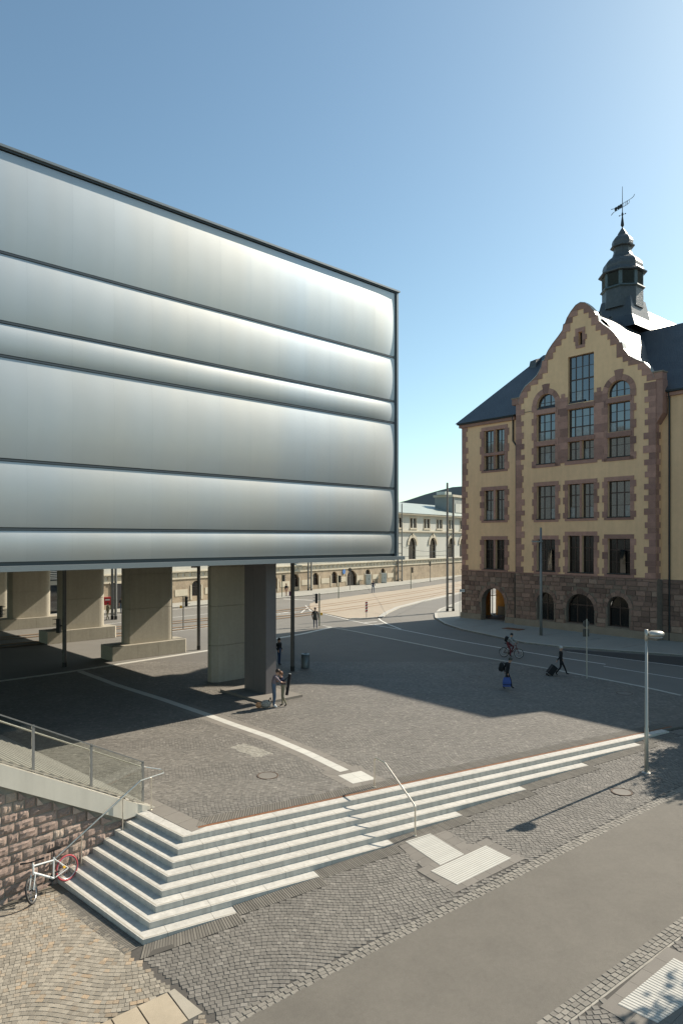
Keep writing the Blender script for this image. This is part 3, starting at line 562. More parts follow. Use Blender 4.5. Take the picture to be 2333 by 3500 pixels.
for y0, pl, lifts in ((7.0, 0, (0, 2.1, 4.35, 6.6, 7.1)), (18.0, .95, (.95, 3.35, 5.75, 7.1)), (28.5, .95, (.95, 3.35, 5.75, 7.1)), (39.2, .95, (.95, 3.35, 5.75, 7.1)), (49.8, .95, (.95, 3.35, 5.75, 7.1))):
    col_ = empty('concrete_fin', (-.043 * max(0, y0 - 18), 0, 0)); col_.parent = mu
    for a, b in zip(lifts, lifts[1:]): fin(-7.56, -3.8, y0, .95, a + .012, b - .012, '').build('concrete_lift', 'concrete', col_)
    fin(-7.47, -3.89, y0 + .09, .77, 0, 7.05, '').build('core', 'concrete', col_)
    if pl:
        for a, b in ((-8.7, -6.9), (-6.89, -5.35), (-5.34, -3.9)): MB().box(a, b, y0 - .45, y0 + 1.4, 0, .95).build('plinth_block', 'concrete', col_)
        MB().prism([(-3.89, y0 - .45), (-3.2, y0 - .45), (-3.0, y0 - .2), (-3.0, y0 + 1.15), (-3.2, y0 + 1.4), (-3.89, y0 + 1.4)], 0, .948).build('plinth_block', 'concrete', col_)
sc = empty('steel_column'); sc.parent = mu
MB().box(-7.4, -6.74, 2.33, 3.4, .12, 7.05).build('cladding', 'steelcol', sc); MB().box(-7.398, -6.742, 3.41, 4.25, .12, 7.05).build('cladding', 'steelcol', sc)
MB().box(-8.45, -6.05, 1.0, 5.0, -.05, .13).build('base_slab', 'slab', sc)
for x, y in ((-2.0, 6.8), (-1.9, 17.9), (-11.8, 17.8)):
    c = MB().tube((x, y, .3), (x, y, 7.1), .125, n=14).build('pole', 'steel_dark', mu); MB().tube((x, y, 0), (x, y, .3), .135, n=14).build('pole_foot', 'black', c)

# ------------------------------------------------------------------ ochre building with stepped gable and cupola
ye = empty('ochre_gabled_building', (12.43, 70.3, 0), A_YE, 'ochre plastered building with red sandstone quoins, curved gable and slate cupola', 'building')
GX = 13.7
HALF = [(0, 28.8), (.45, 28.66), (.9, 28.25), (1.3, 27.75), (1.5, 27.3), (1.66, 27.25), (1.76, 26.75), (2.2, 26.3), (2.75, 25.8), (3.2, 25.3), (3.52, 24.8), (3.62, 24.5), (3.82, 24.45), (3.95, 23.9), (4.4, 23.25), (5.0, 22.82), (5.65, 22.45), (6.1, 21.95), (6.38, 21.4), (6.45, 21.1)]
YG, YL, YR = -.5, 0., .4
def win_poly(q0, q1, z0, z1, arch):
    if not arch: return [(q0, z0), (q1, z0), (q1, z1), (q0, z1)]
    r = (q1 - q0) / 2; return [(q0, z0), (q1, z0)] + arc((q0 + q1) / 2, z1 - r, r, 0, 180, 12)
def window(parent, q0, q1, z0, z1, y, cols, rows, arch=False, gm='glass', depth=.26, ajar=False):
    P = win_poly(q0, q1, z0, z1, arch); fw = .075; r = (q1 - q0) / 2; cx = (q0 + q1) / 2; cz = z1 - r
    I = win_poly(q0 + fw, q1 - fw, z0 + fw, z1 - fw, arch); mb = MB().wall(P, [I], y + depth, y + depth + .06)
    topz = lambda x: (cz + math.sqrt(max(.0004, (r - fw) ** 2 - (x - cx) ** 2))) if arch else z1 - fw
    xs = [q0 + fw] + [q0 + (q1 - q0) * c for c in cols] + [q1 - fw]; zs = [z0 + fw] + [z0 + (z1 - z0) * c for c, _ in rows] + [None]
    for x in xs[1:-1]: mb.box(x - .045, x + .045, y + depth + .003, y + depth + .057, z0 + .05, topz(x))
    for (c, wd), zz in zip(rows, zs[1:-1]):
        h = math.sqrt(max(0, (r - fw) ** 2 - max(0, zz - cz) ** 2)) if arch else r - fw
        mb.box(cx - h, cx + h, y + depth + .005, y + depth + .055, zz - wd, zz + wd)
    o = mb.build('window', 'wood', parent)
    for i in range(len(xs) - 1):
        for j in range(len(zs) - 1):
            a, b = xs[i], xs[i + 1]; lo = zs[j]; last = j == len(zs) - 2; yy = y + depth + .035 + .001 * ((i + j) % 3)
            if not last: p = [(a, lo), (b, lo), (b, zs[j + 1]), (a, zs[j + 1])]
            else: p = [(a, lo), (b, lo)] + [(b + (a - b) * t / 5, max(lo + .01, topz(b + (a - b) * t / 5))) for t in range(6)]
            tl = rnd.uniform(-.012, .012); MB().add([(x, yy + tl * (zz - lo), zz) for x, zz in p], [tuple(range(len(p)))]).build('pane', 'pale_reflection' if gm == 'glass' and j == 0 and rnd.random() < .35 else gm, o)
    return o
def surround(q0, q1, z0, z1, y, parent, wide=.36, ears=3, lint=.36, sill=.22):
    pr = .05; bx = lambda n, a, b, c, d: MB().box(a, b, y - pr, y + .05, c, d).build(n, 'quoin', parent)
    bx('lintel', q0 - wide, q1 + wide, z1 + .004, z1 + lint); bx('sill_stone', q0 - wide, q1 + wide, z0 - sill, z0 - .004)
    for a, b, sg in ((q0 - wide, q0 - .002, -1), (q1 + .002, q1 + wide, 1)):
        zz = [z0 + (z1 - z0) * t for t in (0, .17, .42, .62, .82, 1)] if ears == 3 else [z0 + (z1 - z0) * t / (2 * ears) for t in range(2 * ears + 1)]
        for i, (c, d) in enumerate(zip(zz, zz[1:])):
            e = .17 if i % 2 == 0 else 0; bx('jamb_stone', a - (e if sg < 0 else 0), b + (e if sg > 0 else 0), c + .004, d - .004)
    MB().box(q0 - .05, q1 + .02, y - .09, y + .3, z0 - .02, z0 + .07).build('window_sill', 'ironsill', parent)
rows3 = [(.34, .018), (.68, .05)]
# openings: left wing
HL = []; HG = []
for z0, z1 in ((16.72, 18.95), (15.0, 16.45), (10.03, 13.0), (5.2, 8.11)):
    for a, b in ((2.84, 3.98), (4.20, 5.28)):
        HL.append(win_poly(a, b, z0, z1, False)); dk = 'glassdark' if z1 < 9 else 'glass'
        window(ye, a, b, z0, z1, YL, [.5], [(.5, .02)] if z1 > 14 else rows3, gm=dk)
for z0, z1 in ((15.0, 18.95), (10.03, 13.0), (5.2, 8.11)):
    surround(2.84, 5.28, z0, z1, YL, ye); MB().box(3.982, 4.198, YL - .03, YL + .26, z0, z1).build('mullion_stone', 'quoin', ye)
MB().box(2.84, 5.28, YL - .08, YL + .26, 16.452, 16.718).build('mullion_stone', 'quoin', ye)
# gable openings
def stack(a, b):
    for z0, z1, ar, cols, rows in ((20.08, 21.42, True, [.33, .67], [(.42, .02)]), (17.16, 19.6, False, [.33, .67], [(.36, .05), (.7, .02)]), (15.02, 16.7, False, [.33, .67], [(.62, .02)])):
        HG.append(win_poly(a, b, z0, z1, ar)); window(ye, a, b, z0, z1, YG, cols, rows, ar)
    for z0, z1 in ((15.02, 16.7), (17.16, 19.6)): MB().box(a - .12, b + .1, YG - .1, YG + .3, z1 + .004, z1 + .42).build('transom_stone', 'quoin', ye)
    for i in range(9):
        zz = [14.75, 15.35, 16.0, 16.6, 17.3, 18.0, 18.7, 19.3, 19.9, 20.5]
        for c0, c1, sg in ((a - .33, a - .002, -1), (b + .002, b + .3, 1)):
            e = .2 if i % 2 == 0 else 0; MB().box(c0 - (e if sg < 0 else 0), c1 + (e if sg > 0 else 0), YG - .05, YG + .05, zz[i] + .004, zz[i + 1] - .004).build('jamb_stone', 'quoin', ye)
    MB().box(a - .33, b + .3, YG - .05, YG + .05, 14.72, 15.0).build('sill_stone', 'quoin', ye); MB().box(a - .05, b + .02, YG - .1, YG + .3, 15.0, 15.08).build('window_sill', 'ironsill', ye)
    cx = (a + b) / 2; r = (b - a) / 2; cz = 21.42 - r
    for i in range(7):
        a0, a1 = 180 * i / 7 + .4, 180 * (i + 1) / 7 - .4; ro = r + (.48 if i != 3 else .9)
        q = arc(cx, cz, r + .003, a0, a1, 3) + arc(cx, cz, ro, a1, a0, 3); MB().wall(q, [], YG - .05, YG + .05).build('voussoir', 'quoin', ye)
stack(9.27, 11.2); stack(16.22, 18.18)
for (a, b, z0, z1, cols, rows) in ((12.48, 14.95, 20.12, 24.28, [.25, .5, .75], [(.25, .02), (.5, .06), (.76, .02)]), (12.48, 14.95, 17.16, 19.62, [.22, .5, .78], [(.36, .05), (.72, .02)]), (12.48, 13.62, 15.1, 16.76, [.5], [(.6, .02)]), (13.83, 14.95, 15.1, 16.76, [.5], [(.6, .02)])):
    HG.append(win_poly(a, b, z0, z1, False)); window(ye, a, b, z0, z1, YG, cols, rows)
MB().box(13.622, 13.828, YG - .03, YG + .26, 15.1, 16.76).build('mullion_stone', 'quoin', ye)
for z in (16.765, 19.63): MB().box(12.36, 15.05, YG - .1, YG + .3, z, z + .38).build('transom_stone', 'quoin', ye)
MB().box(12.15, 15.25, YG - .05, YG + .05, 14.74, 15.095).build('sill_stone', 'quoin', ye); MB().box(12.43, 14.97, YG - .1, YG + .3, 15.08, 15.16).build('window_sill', 'ironsill', ye)
for a, b in ((11.52, 12.47), (14.96, 15.88)):
    zz = 14.95; i = 0
    while zz < 20.7:
        h = (.52, .7, .6)[i % 3]; i += 1; z2 = min(zz + h, 20.75); MB().box(a + (.006 if i % 2 else .0), b - .006, YG - .048, YG + .05, zz + .004, z2 - .004).build('panel_stone', 'quoin', ye); zz += h
    MB().box((a + b) / 2 - .18, (a + b) / 2 + .18, YG - .06, YG + .04, 20.76, 21.1).build('panel_stone', 'quoin', ye)
HG.append(win_poly(13.5, 13.86, 25.12, 26.26, False)); MB().box(13.5, 13.86, YG + .3, YG + .34, 25.12, 26.26).build('slit_window', 'glassdark', ye)
for a, b, c, d in ((13.2, 14.12, 26.265, 26.62), (13.25, 14.1, 24.85, 25.115), (13.2, 13.496, 25.12, 25.5), (13.05, 13.496, 25.5, 25.95), (13.2, 13.496, 25.95, 26.26), (13.864, 14.12, 25.12, 25.5), (13.864, 14.28, 25.5, 25.95), (13.864, 14.12, 25.95, 26.26)): MB().box(a, b, YG - .05, YG + .05, c + .003, d - .003).build('jamb_stone', 'quoin', ye)
for (a, b, z0, z1, cols) in ((9.27, 11.2, 9.96, 13.04, [.33, .67]), (12.48, 13.62, 10.0, 13.02, [.5]), (13.83, 14.95, 10.0, 13.02, [.5]), (16.22, 18.18, 10.0, 13.04, [.33, .67]), (9.27, 11.2, 5.22, 8.15, [.33, .67]), (12.48, 13.62, 5.22, 8.48, [.5]), (13.83, 14.95, 5.22, 8.48, [.5]), (16.22, 18.18, 5.25, 8.22, [.33, .67])):
    HG.append(win_poly(a, b, z0, z1, False)); window(ye, a, b, z0, z1, YG, cols, rows3, gm='glass' if z0 > 9 else 'glassdark')
    if b - a > 1.5: surround(a, b, z0, z1, YG, ye, .32)
for z0, z1 in ((10.0, 13.02), (5.22, 8.48)): surround(12.48, 14.95, z0, z1, YG, ye, .31); MB().box(13.622, 13.828, YG - .03, YG + .26, z0, z1).build('mullion_stone', 'quoin', ye)
for a, z0 in ((10.25, 5.3), (17.18, 5.3)): MB().add([(a, YG + .24, z0), (a + .5, YG + .20, z0), (a + .5, YG + .08, z0 + 2.0), (a + .1, YG + .10, z0 + 2.0)], [(0, 1, 2, 3)]).build('tilted_sash', 'glass', ye)
# plaster walls
out = [(7.0, 5.0), (20.3, 5.0), (20.3, 20.9)] + [(GX + x, z) for x, z in HALF[::-1]] + [(GX - x, z) for x, z in HALF[1:]] + [(7.0, 20.9)]
MB().wall(out, HG, YG, YG + .34).build('gable_wall', 'plaster', ye)
MB().wall([(0, 5.0), (7.0, 5.0), (7.0, 19.75), (0, 19.75)], HL, YL, YL + .34).build('wing_wall', 'plaster', ye)
MB().wall([(20.3, 4.95), (29.6, 4.95), (29.6, 19.6), (20.3, 19.6)], [], YR, YR + .3).build('wing_wall', 'plaster', ye)
MB().box(20.0, 20.299, YG + .01, YR + .02, 4.95, 20.8).build('return_wall', 'plaster', ye)
MB().box(0, .3, .35, 12, 5.0, 19.75).build('end_wall', 'plaster', ye)
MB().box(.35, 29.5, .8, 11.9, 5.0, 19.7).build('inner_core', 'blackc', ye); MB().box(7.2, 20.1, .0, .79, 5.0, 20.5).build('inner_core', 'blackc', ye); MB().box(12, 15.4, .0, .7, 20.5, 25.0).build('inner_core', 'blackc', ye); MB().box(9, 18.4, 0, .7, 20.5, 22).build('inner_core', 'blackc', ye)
MB().box(29.5, 60, .4, 11, 0, 19.8).build('rear_wing', 'plaster', ye)
# quoins
def quoins(x0, sg, y, z0, z1, parent, wa=.62, wb=.9, side=0):
    z = z0; i = 0; r = random.Random(int(x0 * 10))
    while z < z1 - .2:
        h = min(r.choice((.46, .52, .6)), z1 - z); wd = (wa if i % 2 else wb) + r.uniform(-.08, .08); a, b = (x0, x0 + wd) if sg > 0 else (x0 - wd, x0)
        MB().box(a, b, y - .045, y + .05, z + .004, z + h - .004).build('quoin', 'quoin', parent)
        if side: MB().box(x0 + .001, x0 + .046, y + .052, y + (.45 if i % 2 else .7), z + .004, z + h - .004).build('quoin', 'quoin', parent)
        z += h; i += 1
quoins(-.03, 1, YL, 5.0, 19.6, ye, .5, .78); quoins(6.99, 1, YG, 5.0, 20.9, ye, .6, .88); quoins(20.3, -1, YG, 5.0, 20.9, ye, .62, .95, 1)
# stepped stones following the gable curve
zl = [20.9, 21.4, 21.95, 22.45, 22.85, 23.3, 23.9, 24.45, 25.0, 25.5, 26.0, 26.55, 27.25, 27.75, 28.2]
def hx(z):
    for (x0, z0), (x1, z1) in zip(HALF, HALF[1:]):
        if z1 <= z <= z0: return x0 + (x1 - x0) * (z0 - z) / max(1e-6, z0 - z1)
    return 6.45
for sg in (-1, 1):
    for i, (a, b) in enumerate(zip(zl, zl[1:])):
        mid = sorted([p for p in HALF if a < p[1] < b], key=lambda p: p[1]); inn = max(.05, hx(b) - .52 - (.12 if i % 2 else 0))
        q = [(hx(a), a + .004)] + mid + [(hx(b), b - .004), (inn, b - .004), (inn, a + .004)]; q = [(GX + sg * x, z) for x, z in q]
        MB().wall(q if sg < 0 else q[::-1], [], YG - .05, YG + .04).build('gable_stone', 'quoin', ye)
q = [(GX - x, z) for x, z in [p for p in HALF if p[1] > 28.2][::-1]] + [(GX + x, z) for x, z in [p for p in HALF if p[1] > 28.2][1:]] + [(GX + hx(28.2), 28.2), (GX - hx(28.2), 28.2)]
MB().wall(q[::-1], [], YG - .05, YG + .04).build('gable_stone', 'quoin', ye)
cop = MB(); full = [(GX - x, z) for x, z in HALF[::-1]] + [(GX + x, z) for x, z in HALF[1:]]
for (x0, z0), (x1, z1) in zip(full, full[1:]): cop.add([(x0, YG - .09, z0), (x1, YG - .09, z1), (x1, YG + .5, z1), (x0, YG + .5, z0), (x0, YG - .09, z0 + .05), (x1, YG - .09, z1 + .05), (x1, YG + .5, z1 + .05), (x0, YG + .5, z0 + .05)], [(4, 5, 6, 7), (0, 1, 5, 4), (2, 3, 7, 6), (0, 3, 2, 1)])
cop.build('gable_coping', 'leadlight', ye); MB().wall([(x, z) for x, z in full] + [(20.15, 20.9), (7.25, 20.9)], [], YG + .5, YG + .34).build('gable_back', 'quoin', ye)
for x in (6.55, 20.1): MB().box(x, x + .74, YG - .06, YG + .72, 20.9, 21.45).build('pier_block', 'quoin', ye); MB().prism([(x - .05, YG - .12), (x + .79, YG - .12), (x + .79, YG + .78), (x - .05, YG + .78)], 21.455, 21.56).build('pier_cap', 'plinth', ye)
# corbel under the right pier
MB().prism([(20.3, YG + .0), (20.82, YG + .0), (20.82, YR - .01), (20.3, YR - .01)], 18.2, 20.9).build('pier_block', 'quoin', ye)
MB().add([(20.3, YG + .01, 17.4), (20.82, YG + .01, 18.19), (20.3, YG + .01, 18.19), (20.3, YR - .02, 17.4), (20.82, YR - .02, 18.19), (20.3, YR - .02, 18.19)], [(0, 1, 2), (0, 3, 4, 1), (3, 5, 4)]).build('corbel', 'quoin', ye)
# cornices, gutters, pipes
for x0, x1, y in ((-.28, 6.6, YL), (20.84, 29.7, YR)):
    MB().box(x0, x1, y - .22, y + .3, 19.6, 19.88).build('cornice', 'quoin', ye); MB().box(x0 - .1, x1, y - .42, y + .3, 19.9, 20.02).build('gutter', 'ironsill', ye)
MB().path([(6.35, YL - .2, 19.9), (6.35, YL - .12, 19.4), (6.35, YL - .12, 17.6), (6.72, YL - .12, 17.1), (6.72, YL - .12, 4.9), (6.66, YL - .22, 4.7), (6.66, YL - .22, 0)], .075).build('downpipe', 'black', ye)
MB().path([(20.98, YR - .2, 19.9), (21.0, YR - .12, 19.3), (21.0, YR - .12, 0)], .08).build('downpipe', 'black', ye)
# roofs
ze, zr, yr2 = 20.02, 27.0, 6.0
MB().add([(-.5, -.55, ze), (14, -.55, ze), (14, yr2, zr), (5.6, yr2, zr), (-.5, 12.5, ze), (14, 12.5, ze)], [(0, 1, 2, 3), (0, 3, 4), (3, 2, 5, 4), (0, 4, 5, 1)]).build('wing_roof', 'slate', ye)
MB().add([(13.6, -.05, ze), (29.7, -.05, ze), (29.7, 6.2, zr), (13.6, 6.2, zr), (29.7, 12.5, ze), (13.6, 12.5, ze)], [(0, 1, 2, 3), (1, 4, 2), (3, 2, 4, 5)]).build('wing_roof', 'slate', ye)
MB().box(29.71, 60, .2, 11, 19.81, 20.2).build('rear_roof', 'slate', ye)
gp = [(6.6, 0), (5.9, 1.2), (5.1, 2.1), (4.2, 3.1), (3.3, 4.6), (2.2, 6.1), (.9, 7.4), (0, 7.9)]
vs = [(GX - x, y, 20.5 + z) for y in (YG + .45, 14) for x, z in gp] + [(GX + x, y, 20.5 + z) for y in (YG + .45, 14) for x, z in gp]; n = len(gp)
MB().add(vs, [(i, i + 1, n + i + 1, n + i) for i in range(n - 1)] + [(2 * n + i + 1, 2 * n + i, 3 * n + i, 3 * n + i + 1) for i in range(n - 1)]).build('gable_roof', 'slate', ye)
MB().add([(GX, 8.2, 30.6), (GX, 24, 30.6), (GX - 7.6, 7.0, 20.5), (GX + 7.6, 7.0, 20.5), (GX + 7.6, 25, 20.5), (GX - 7.6, 25, 20.5)], [(0, 2, 3), (0, 3, 4, 1), (1, 5, 2, 0), (1, 4, 5)]).build('main_roof', 'slate', ye)
MB().add([(4.7, 4.6, 25.0), (5.7, 4.6, 25.0), (5.7, 5.9, 26.5), (4.7, 5.9, 26.5), (4.9, 4.75, 26.3), (5.6, 4.75, 26.4), (5.6, 5.9, 26.75), (4.9, 5.9, 26.65)], [(0, 1, 5, 4), (1, 2, 6, 5), (2, 3, 7, 6), (3, 0, 4, 7), (4, 5, 6, 7)]).build('roof_dormer', 'slate_wall', ye)
MB().add([(16.15, 1.5, 25.55), (16.75, 1.5, 24.75), (16.75, 2.3, 24.75), (16.15, 2.3, 25.55), (16.28, 1.5, 25.7), (16.88, 1.5, 24.9), (16.88, 2.3, 24.9), (16.28, 2.3, 25.7)], [(4, 5, 6, 7), (0, 1, 5, 4), (2, 3, 7, 6), (1, 2, 6, 5), (3, 0, 4, 7)]).build('skylight', 'ironsill', ye)
for x, z, y in ((14.6, 28.35, 1.2), (14.6, 28.3, 3.1), (14.6, 28.3, 5.2)): MB().box(x - .25, x - .05, y, y + .25, z - .45, z - .15).build('snow_hook', 'ironsill', ye)
# cupola
cu = empty('cupola', (GX, 6.7, 0)); cu.parent = ye; k8 = 1 / math.cos(R(22.5)); ph = R(22.5); o8 = lambda w: w / 2 * k8
MB().add([(x * a, y * a + .15, z) for a, z in ((2.3, 27.4), (1.75, 28.6), (1.42, 30.4)) for x, y in ((-1, -1), (1, -1), (1, 1), (-1, 1))], [(k * 4 + i, k * 4 + (i + 1) % 4, k * 4 + 4 + (i + 1) % 4, k * 4 + 4 + i) for k in (0, 1) for i in range(4)]).build('skirt', 'slate', cu)
MB().lathe([(o8(3.36), 29.6), (o8(3.34), 31.35)], 8, ph=ph).build('shaft', 'slate_wall', cu)
MB().lathe([(o8(3.4), 31.36), (o8(3.68), 31.46), (o8(3.62), 31.58), (o8(3.2), 31.62)], 8, ph=ph).build('ledge', 'copper', cu)
MB().lathe([(o8(3.06), 31.62), (o8(3.06), 33.1)], 8, ph=ph).build('louvre_core', 'copper', cu)
for i in range(8):
    a = R(45 * i + 22.5); r = o8(3.2); MB().box(-.16, .16, -.12, .12, 31.62, 32.98).build('louvre_post', 'copper', cu, loc=(r * .975 * math.cos(a), r * .975 * math.sin(a), 0), rot=(0, 0, a + R(90)))
    a = R(45 * i); t = MB()
    for j in range(9): t.add([(-.56, .06, 31.66 + j * .145), (.56, .06, 31.66 + j * .145), (.56, -.10, 31.77 + j * .145), (-.56, -.10, 31.77 + j * .145)], [(0, 1, 2, 3)])
    t.build('louvre', 'copper', cu, loc=(1.585 * math.cos(a), 1.585 * math.sin(a), 0), rot=(0, 0, a + R(90)))
prof = [(3.3, 32.95), (3.95, 33.0), (3.98, 33.1), (3.45, 33.3), (3.26, 33.5), (3.28, 33.8), (3.1, 34.1), (2.7, 34.35), (2.2, 34.55), (1.8, 34.75), (1.6, 35.0), (1.52, 35.15)]
MB().lathe([(o8(a), z - .1) for a, z in prof], 8, ph=ph).build('lower_dome', 'slate_wall', cu)
MB().lathe([(o8(1.46), 35.0), (o8(1.46), 35.6)], 8, ph=ph).build('lantern', 'slate_wall', cu)
prof = [(1.5, 35.6), (2.0, 35.64), (2.02, 35.72), (1.72, 35.84), (1.74, 36.15), (1.6, 36.4), (1.2, 36.65), (.85, 36.8), (.75, 37.0), (.5, 37.2), (.2, 37.45), (.06, 37.55)]
MB().lathe([(o8(a), z - .1) for a, z in prof], 8, ph=ph).build('upper_dome', 'slate_wall', cu)
va = empty('weather_vane', (0, 0, -1.2)); va.parent = cu
v = MB().lathe([(.05, 38.55), (.06, 38.7), (.16, 38.85), (.15, 39.0), (.06, 39.7), (.1, 39.9), (.04, 40.1), (.035, 40.7), (.02, 42.5)], 8).tube((-.3, 0, 39.85), (.3, 0, 39.85), .02).ball((-.3, 0, 39.85), .06, 6, 4).ball((.3, 0, 39.85), .06, 6, 4); v.build('rod', 'ironsill', va)
h = MB(); dx = Vector((.72, -.2, .0)); W = lambda a, z: (a * .95, -a * .1, 40.55 + z + a * .12)
for z in (.0, .34): h.path([W(-1.0, z), W(.55 if z == 0 else 1.0, z)], .022, 5)
h.path([W(1.0, .34), W(1.2, .40), W(1.32, .55)], .025, 5).path([W(-1.0, .34), W(-1.25, .42)], .03, 5).path([W(-1.0, 0), W(-1.25, -.14)], .03, 5)
for a in (.15, .35, .55): h.tube(W(a, 0), W(a, .34), .02, n=5)
for i in range(12): h.tube(W(.62 + .16 * math.cos(i * .524), .18 + .16 * math.sin(i * .524)), W(.62 + .16 * math.cos((i + 1) * .524), .18 + .16 * math.sin((i + 1) * .524)), .018, n=5)
h.build('arrow', 'ironsill', va)
for a in (-.72, -.42, -.18): MB().ball(W(a, .2), .15, 8, 6, (1, .4, 1.3)).build('figure', 'ironsill', va)
# rubble basement
HB = [(2.56, 5.36, -.2, 3.34, YL), (9.33, 11.08, .8, 3.34, YG), (12.33, 15.02, .8, 3.4, YG), (16.21, 18.1, .85, 3.42, YG)]
MB().wall([(-.05, 0.), (7.0, 0.), (7.0, 5.0), (-.05, 5.0)], [win_poly(2.56, 5.36, .001, 3.34, True)], YL - .06, YL + .6).build('basement_wall', 'rubble_joint', ye)
MB().wall([(6.95, -.6), (20.4, -.6), (20.4, 5.0), (6.95, 5.0)], [win_poly(a, b, c, d, True) for a, b, c, d, y in HB[1:]], YG - .06, YG + .5).build('basement_wall', 'rubble_joint', ye)
MB().box(20.401, 60, YR - .06, YR + .5, -.6, 4.94).build('basement_wall', 'rubble_joint', ye); MB().box(20.1, 20.4, YG + .45, YR, -.6, 4.94).build('basement_wall', 'rubble_joint', ye)
def stone_mesh(seed):
    r = random.Random(seed); c = lambda: r.uniform(.02, .09); f = [(c(), -.9 - r.random() * .4, c()), (1 - c(), -.9 - r.random() * .4, c()), (1 - c(), -.9 - r.random() * .4, 1 - c()), (c(), -.9 - r.random() * .4, 1 - c())]
    return MB().add([(0, 0, 0), (1, 0, 0), (1, 0, 1), (0, 0, 1)] + f, [(4, 5, 6, 7), (0, 1, 5, 4), (1, 2, 6, 5), (2, 3, 7, 6), (3, 0, 4, 7)]).mesh('rubble_stone', 'rubble')
SM = [stone_mesh(s) for s in range(8)]; cnt = 0; extra = MB()
def clash(x0, x1, z0, z1, hs):
    for a, b, c, d, y in hs:
        r = (b - a) / 2 + .3; cx = (a + b) / 2; cz = d - (b - a) / 2
        if x1 > a - .02 and x0 < b + .02 and z0 < cz and z1 > c - .02: return True
        for px in (x0, (x0 + x1) / 2, x1):
            for pz in (z0, z1):
                if pz >= cz - .05 and math.hypot(px - cx, pz - cz) < r: return True
    return False
for xa, xb, y, zlo, hs in ((-.06, 6.98, YL, .66, HB[:1]), (6.98, 20.42, YG, .72, HB[1:])):
    z = zlo; r = random.Random(int(xa + 9))
    while z < 4.8:
        h = min(r.choice((.34, .42, .5)), 4.96 - z); x = xa
        while x < xb - .05:
            l = min(r.choice((.5, .68, .8, .95)), xb - x); l = xb - x if xb - x - l < .25 else l
            parts = [(x, l)]
            if clash(x, x + l, z, z + h, hs):
                parts = []; n = 6; ok = [not clash(x + l * i / n, x + l * (i + 1) / n, z, z + h, hs) for i in range(n)]; i = 0
                while i < n:
                    if ok[i]:
                        j = i
                        while j < n and ok[j]: j += 1
                        if (j - i) * l / n > .12: parts.append((x + l * i / n, (j - i) * l / n))
                        i = j
                    else: i += 1
            for px, pl in parts:
                link('rubble_stone', r.choice(SM), ye, (px + .012, y - .061, z + .012), None, (pl - .024, .05, h - .024)); cnt += 1
            x += l
        z += h
z = .75; r = random.Random(5)
while z < 4.8:
    x = 20.42; h = r.choice((.34, .42, .5)); h = min(h, 4.92 - z)
    while x < 33:
        l = r.choice((.5, .7, .9)); extra.add([(x + .01, YR - .062, z + .01), (x + l - .01, YR - .062, z + .01), (x + l - .01, YR - .062, z + h - .01), (x + .01, YR - .062, z + h - .01)] + [(x + .04, YR - .11, z + .04), (x + l - .04, YR - .11, z + .04), (x + l - .04, YR - .11, z + h - .04), (x + .04, YR - .11, z + h - .04)], [(4, 5, 6, 7), (0, 1, 5, 4), (1, 2, 6, 5), (2, 3, 7, 6), (3, 0, 4, 7)]); x += l
    z += h
tag(extra.build('rubble_stones', 'rubble', ye), kind='stuff')
for a, b, c, d, y in HB:
    cx = (a + b) / 2; r = (b - a) / 2; cz = d - r; n = 9
    for i in range(n):
        q = arc(cx, cz, r + .004, 180 * i / n + .5, 180 * (i + 1) / n - .5, 2) + arc(cx, cz, r + .34 + (.14 if i == 4 else 0), 180 * (i + 1) / n - .5, 180 * i / n + .5, 2); MB().wall(q, [], y - .12, y - .05).build('voussoir', 'rubble', ye)
for a, b, c, d, y in HB[1:]:
    n = 3 if b - a > 2 else 2; window(ye, a, b, c, d, y, [(i + 1) / n for i in range(n - 1)], [(.62, .05)], True, gm='glassdark', depth=.3)
MB().box(-.12, 2.5, YL - .16, YL - .07, -.2, .66).build('plinth_course', 'plinth', ye); MB().box(5.42, 6.9, YL - .16, YL - .07, -.2, .66).build('plinth_course', 'plinth', ye); MB().box(6.91, 20.48, YG - .18, YG - .07, -.8, .72).build('plinth_course', 'plinth', ye); MB().box(20.49, 60, YR - .18, YR - .07, -.8, .72).build('plinth_course', 'plinth', ye); MB().box(20.405, 20.48, YG - .06, YR - .19, -.8, .72).build('plinth_course', 'plinth', ye)
MB().box(-.1, 6.93, YL - .13, YL - .0, 4.97, 5.06).build('string_course', 'quoin', ye); MB().box(6.94, 20.46, YG - .13, YG - .0, 4.97, 5.06).build('string_course', 'quoin', ye)
# arcade room behind the corner arch, open towards the side street
MB().box(.02, 6.9, 5.5, 5.7, 0, 5).build('arcade_wall', 'orange', ye); MB().box(5.9, 6.1, .62, 5.5, 0, 5).build('arcade_wall', 'orange', ye); MB().box(.02, .3, .56, 4.3, 0, 5).build('arcade_wall', 'orange', ye); MB().box(.02, .3, 4.3, 5.45, 3.4, 5).build('arcade_wall', 'orange', ye)
MB().box(5.84, 5.899, .62, 5.49, 0, .95).build('arcade_dado', 'plinth', ye); MB().box(.31, 5.83, 5.44, 5.499, 0, .95).build('arcade_dado', 'plinth', ye); MB().box(.3, 5.9, .6, 5.5, 3.5, 4.9).build('arcade_ceiling', 'orange', ye)
for yy in (4.72,): MB().box(.1, .2, yy, yy + .07, 0, 3.4).build('arcade_frame', 'white', ye)
MB().box(.1, .2, 4.3, 5.4, 2.1, 2.18).build('arcade_frame', 'white', ye)
MB().box(-.02, .3, 5.7, 12, 0, 5).build('basement_wall', 'rubble_joint', ye)

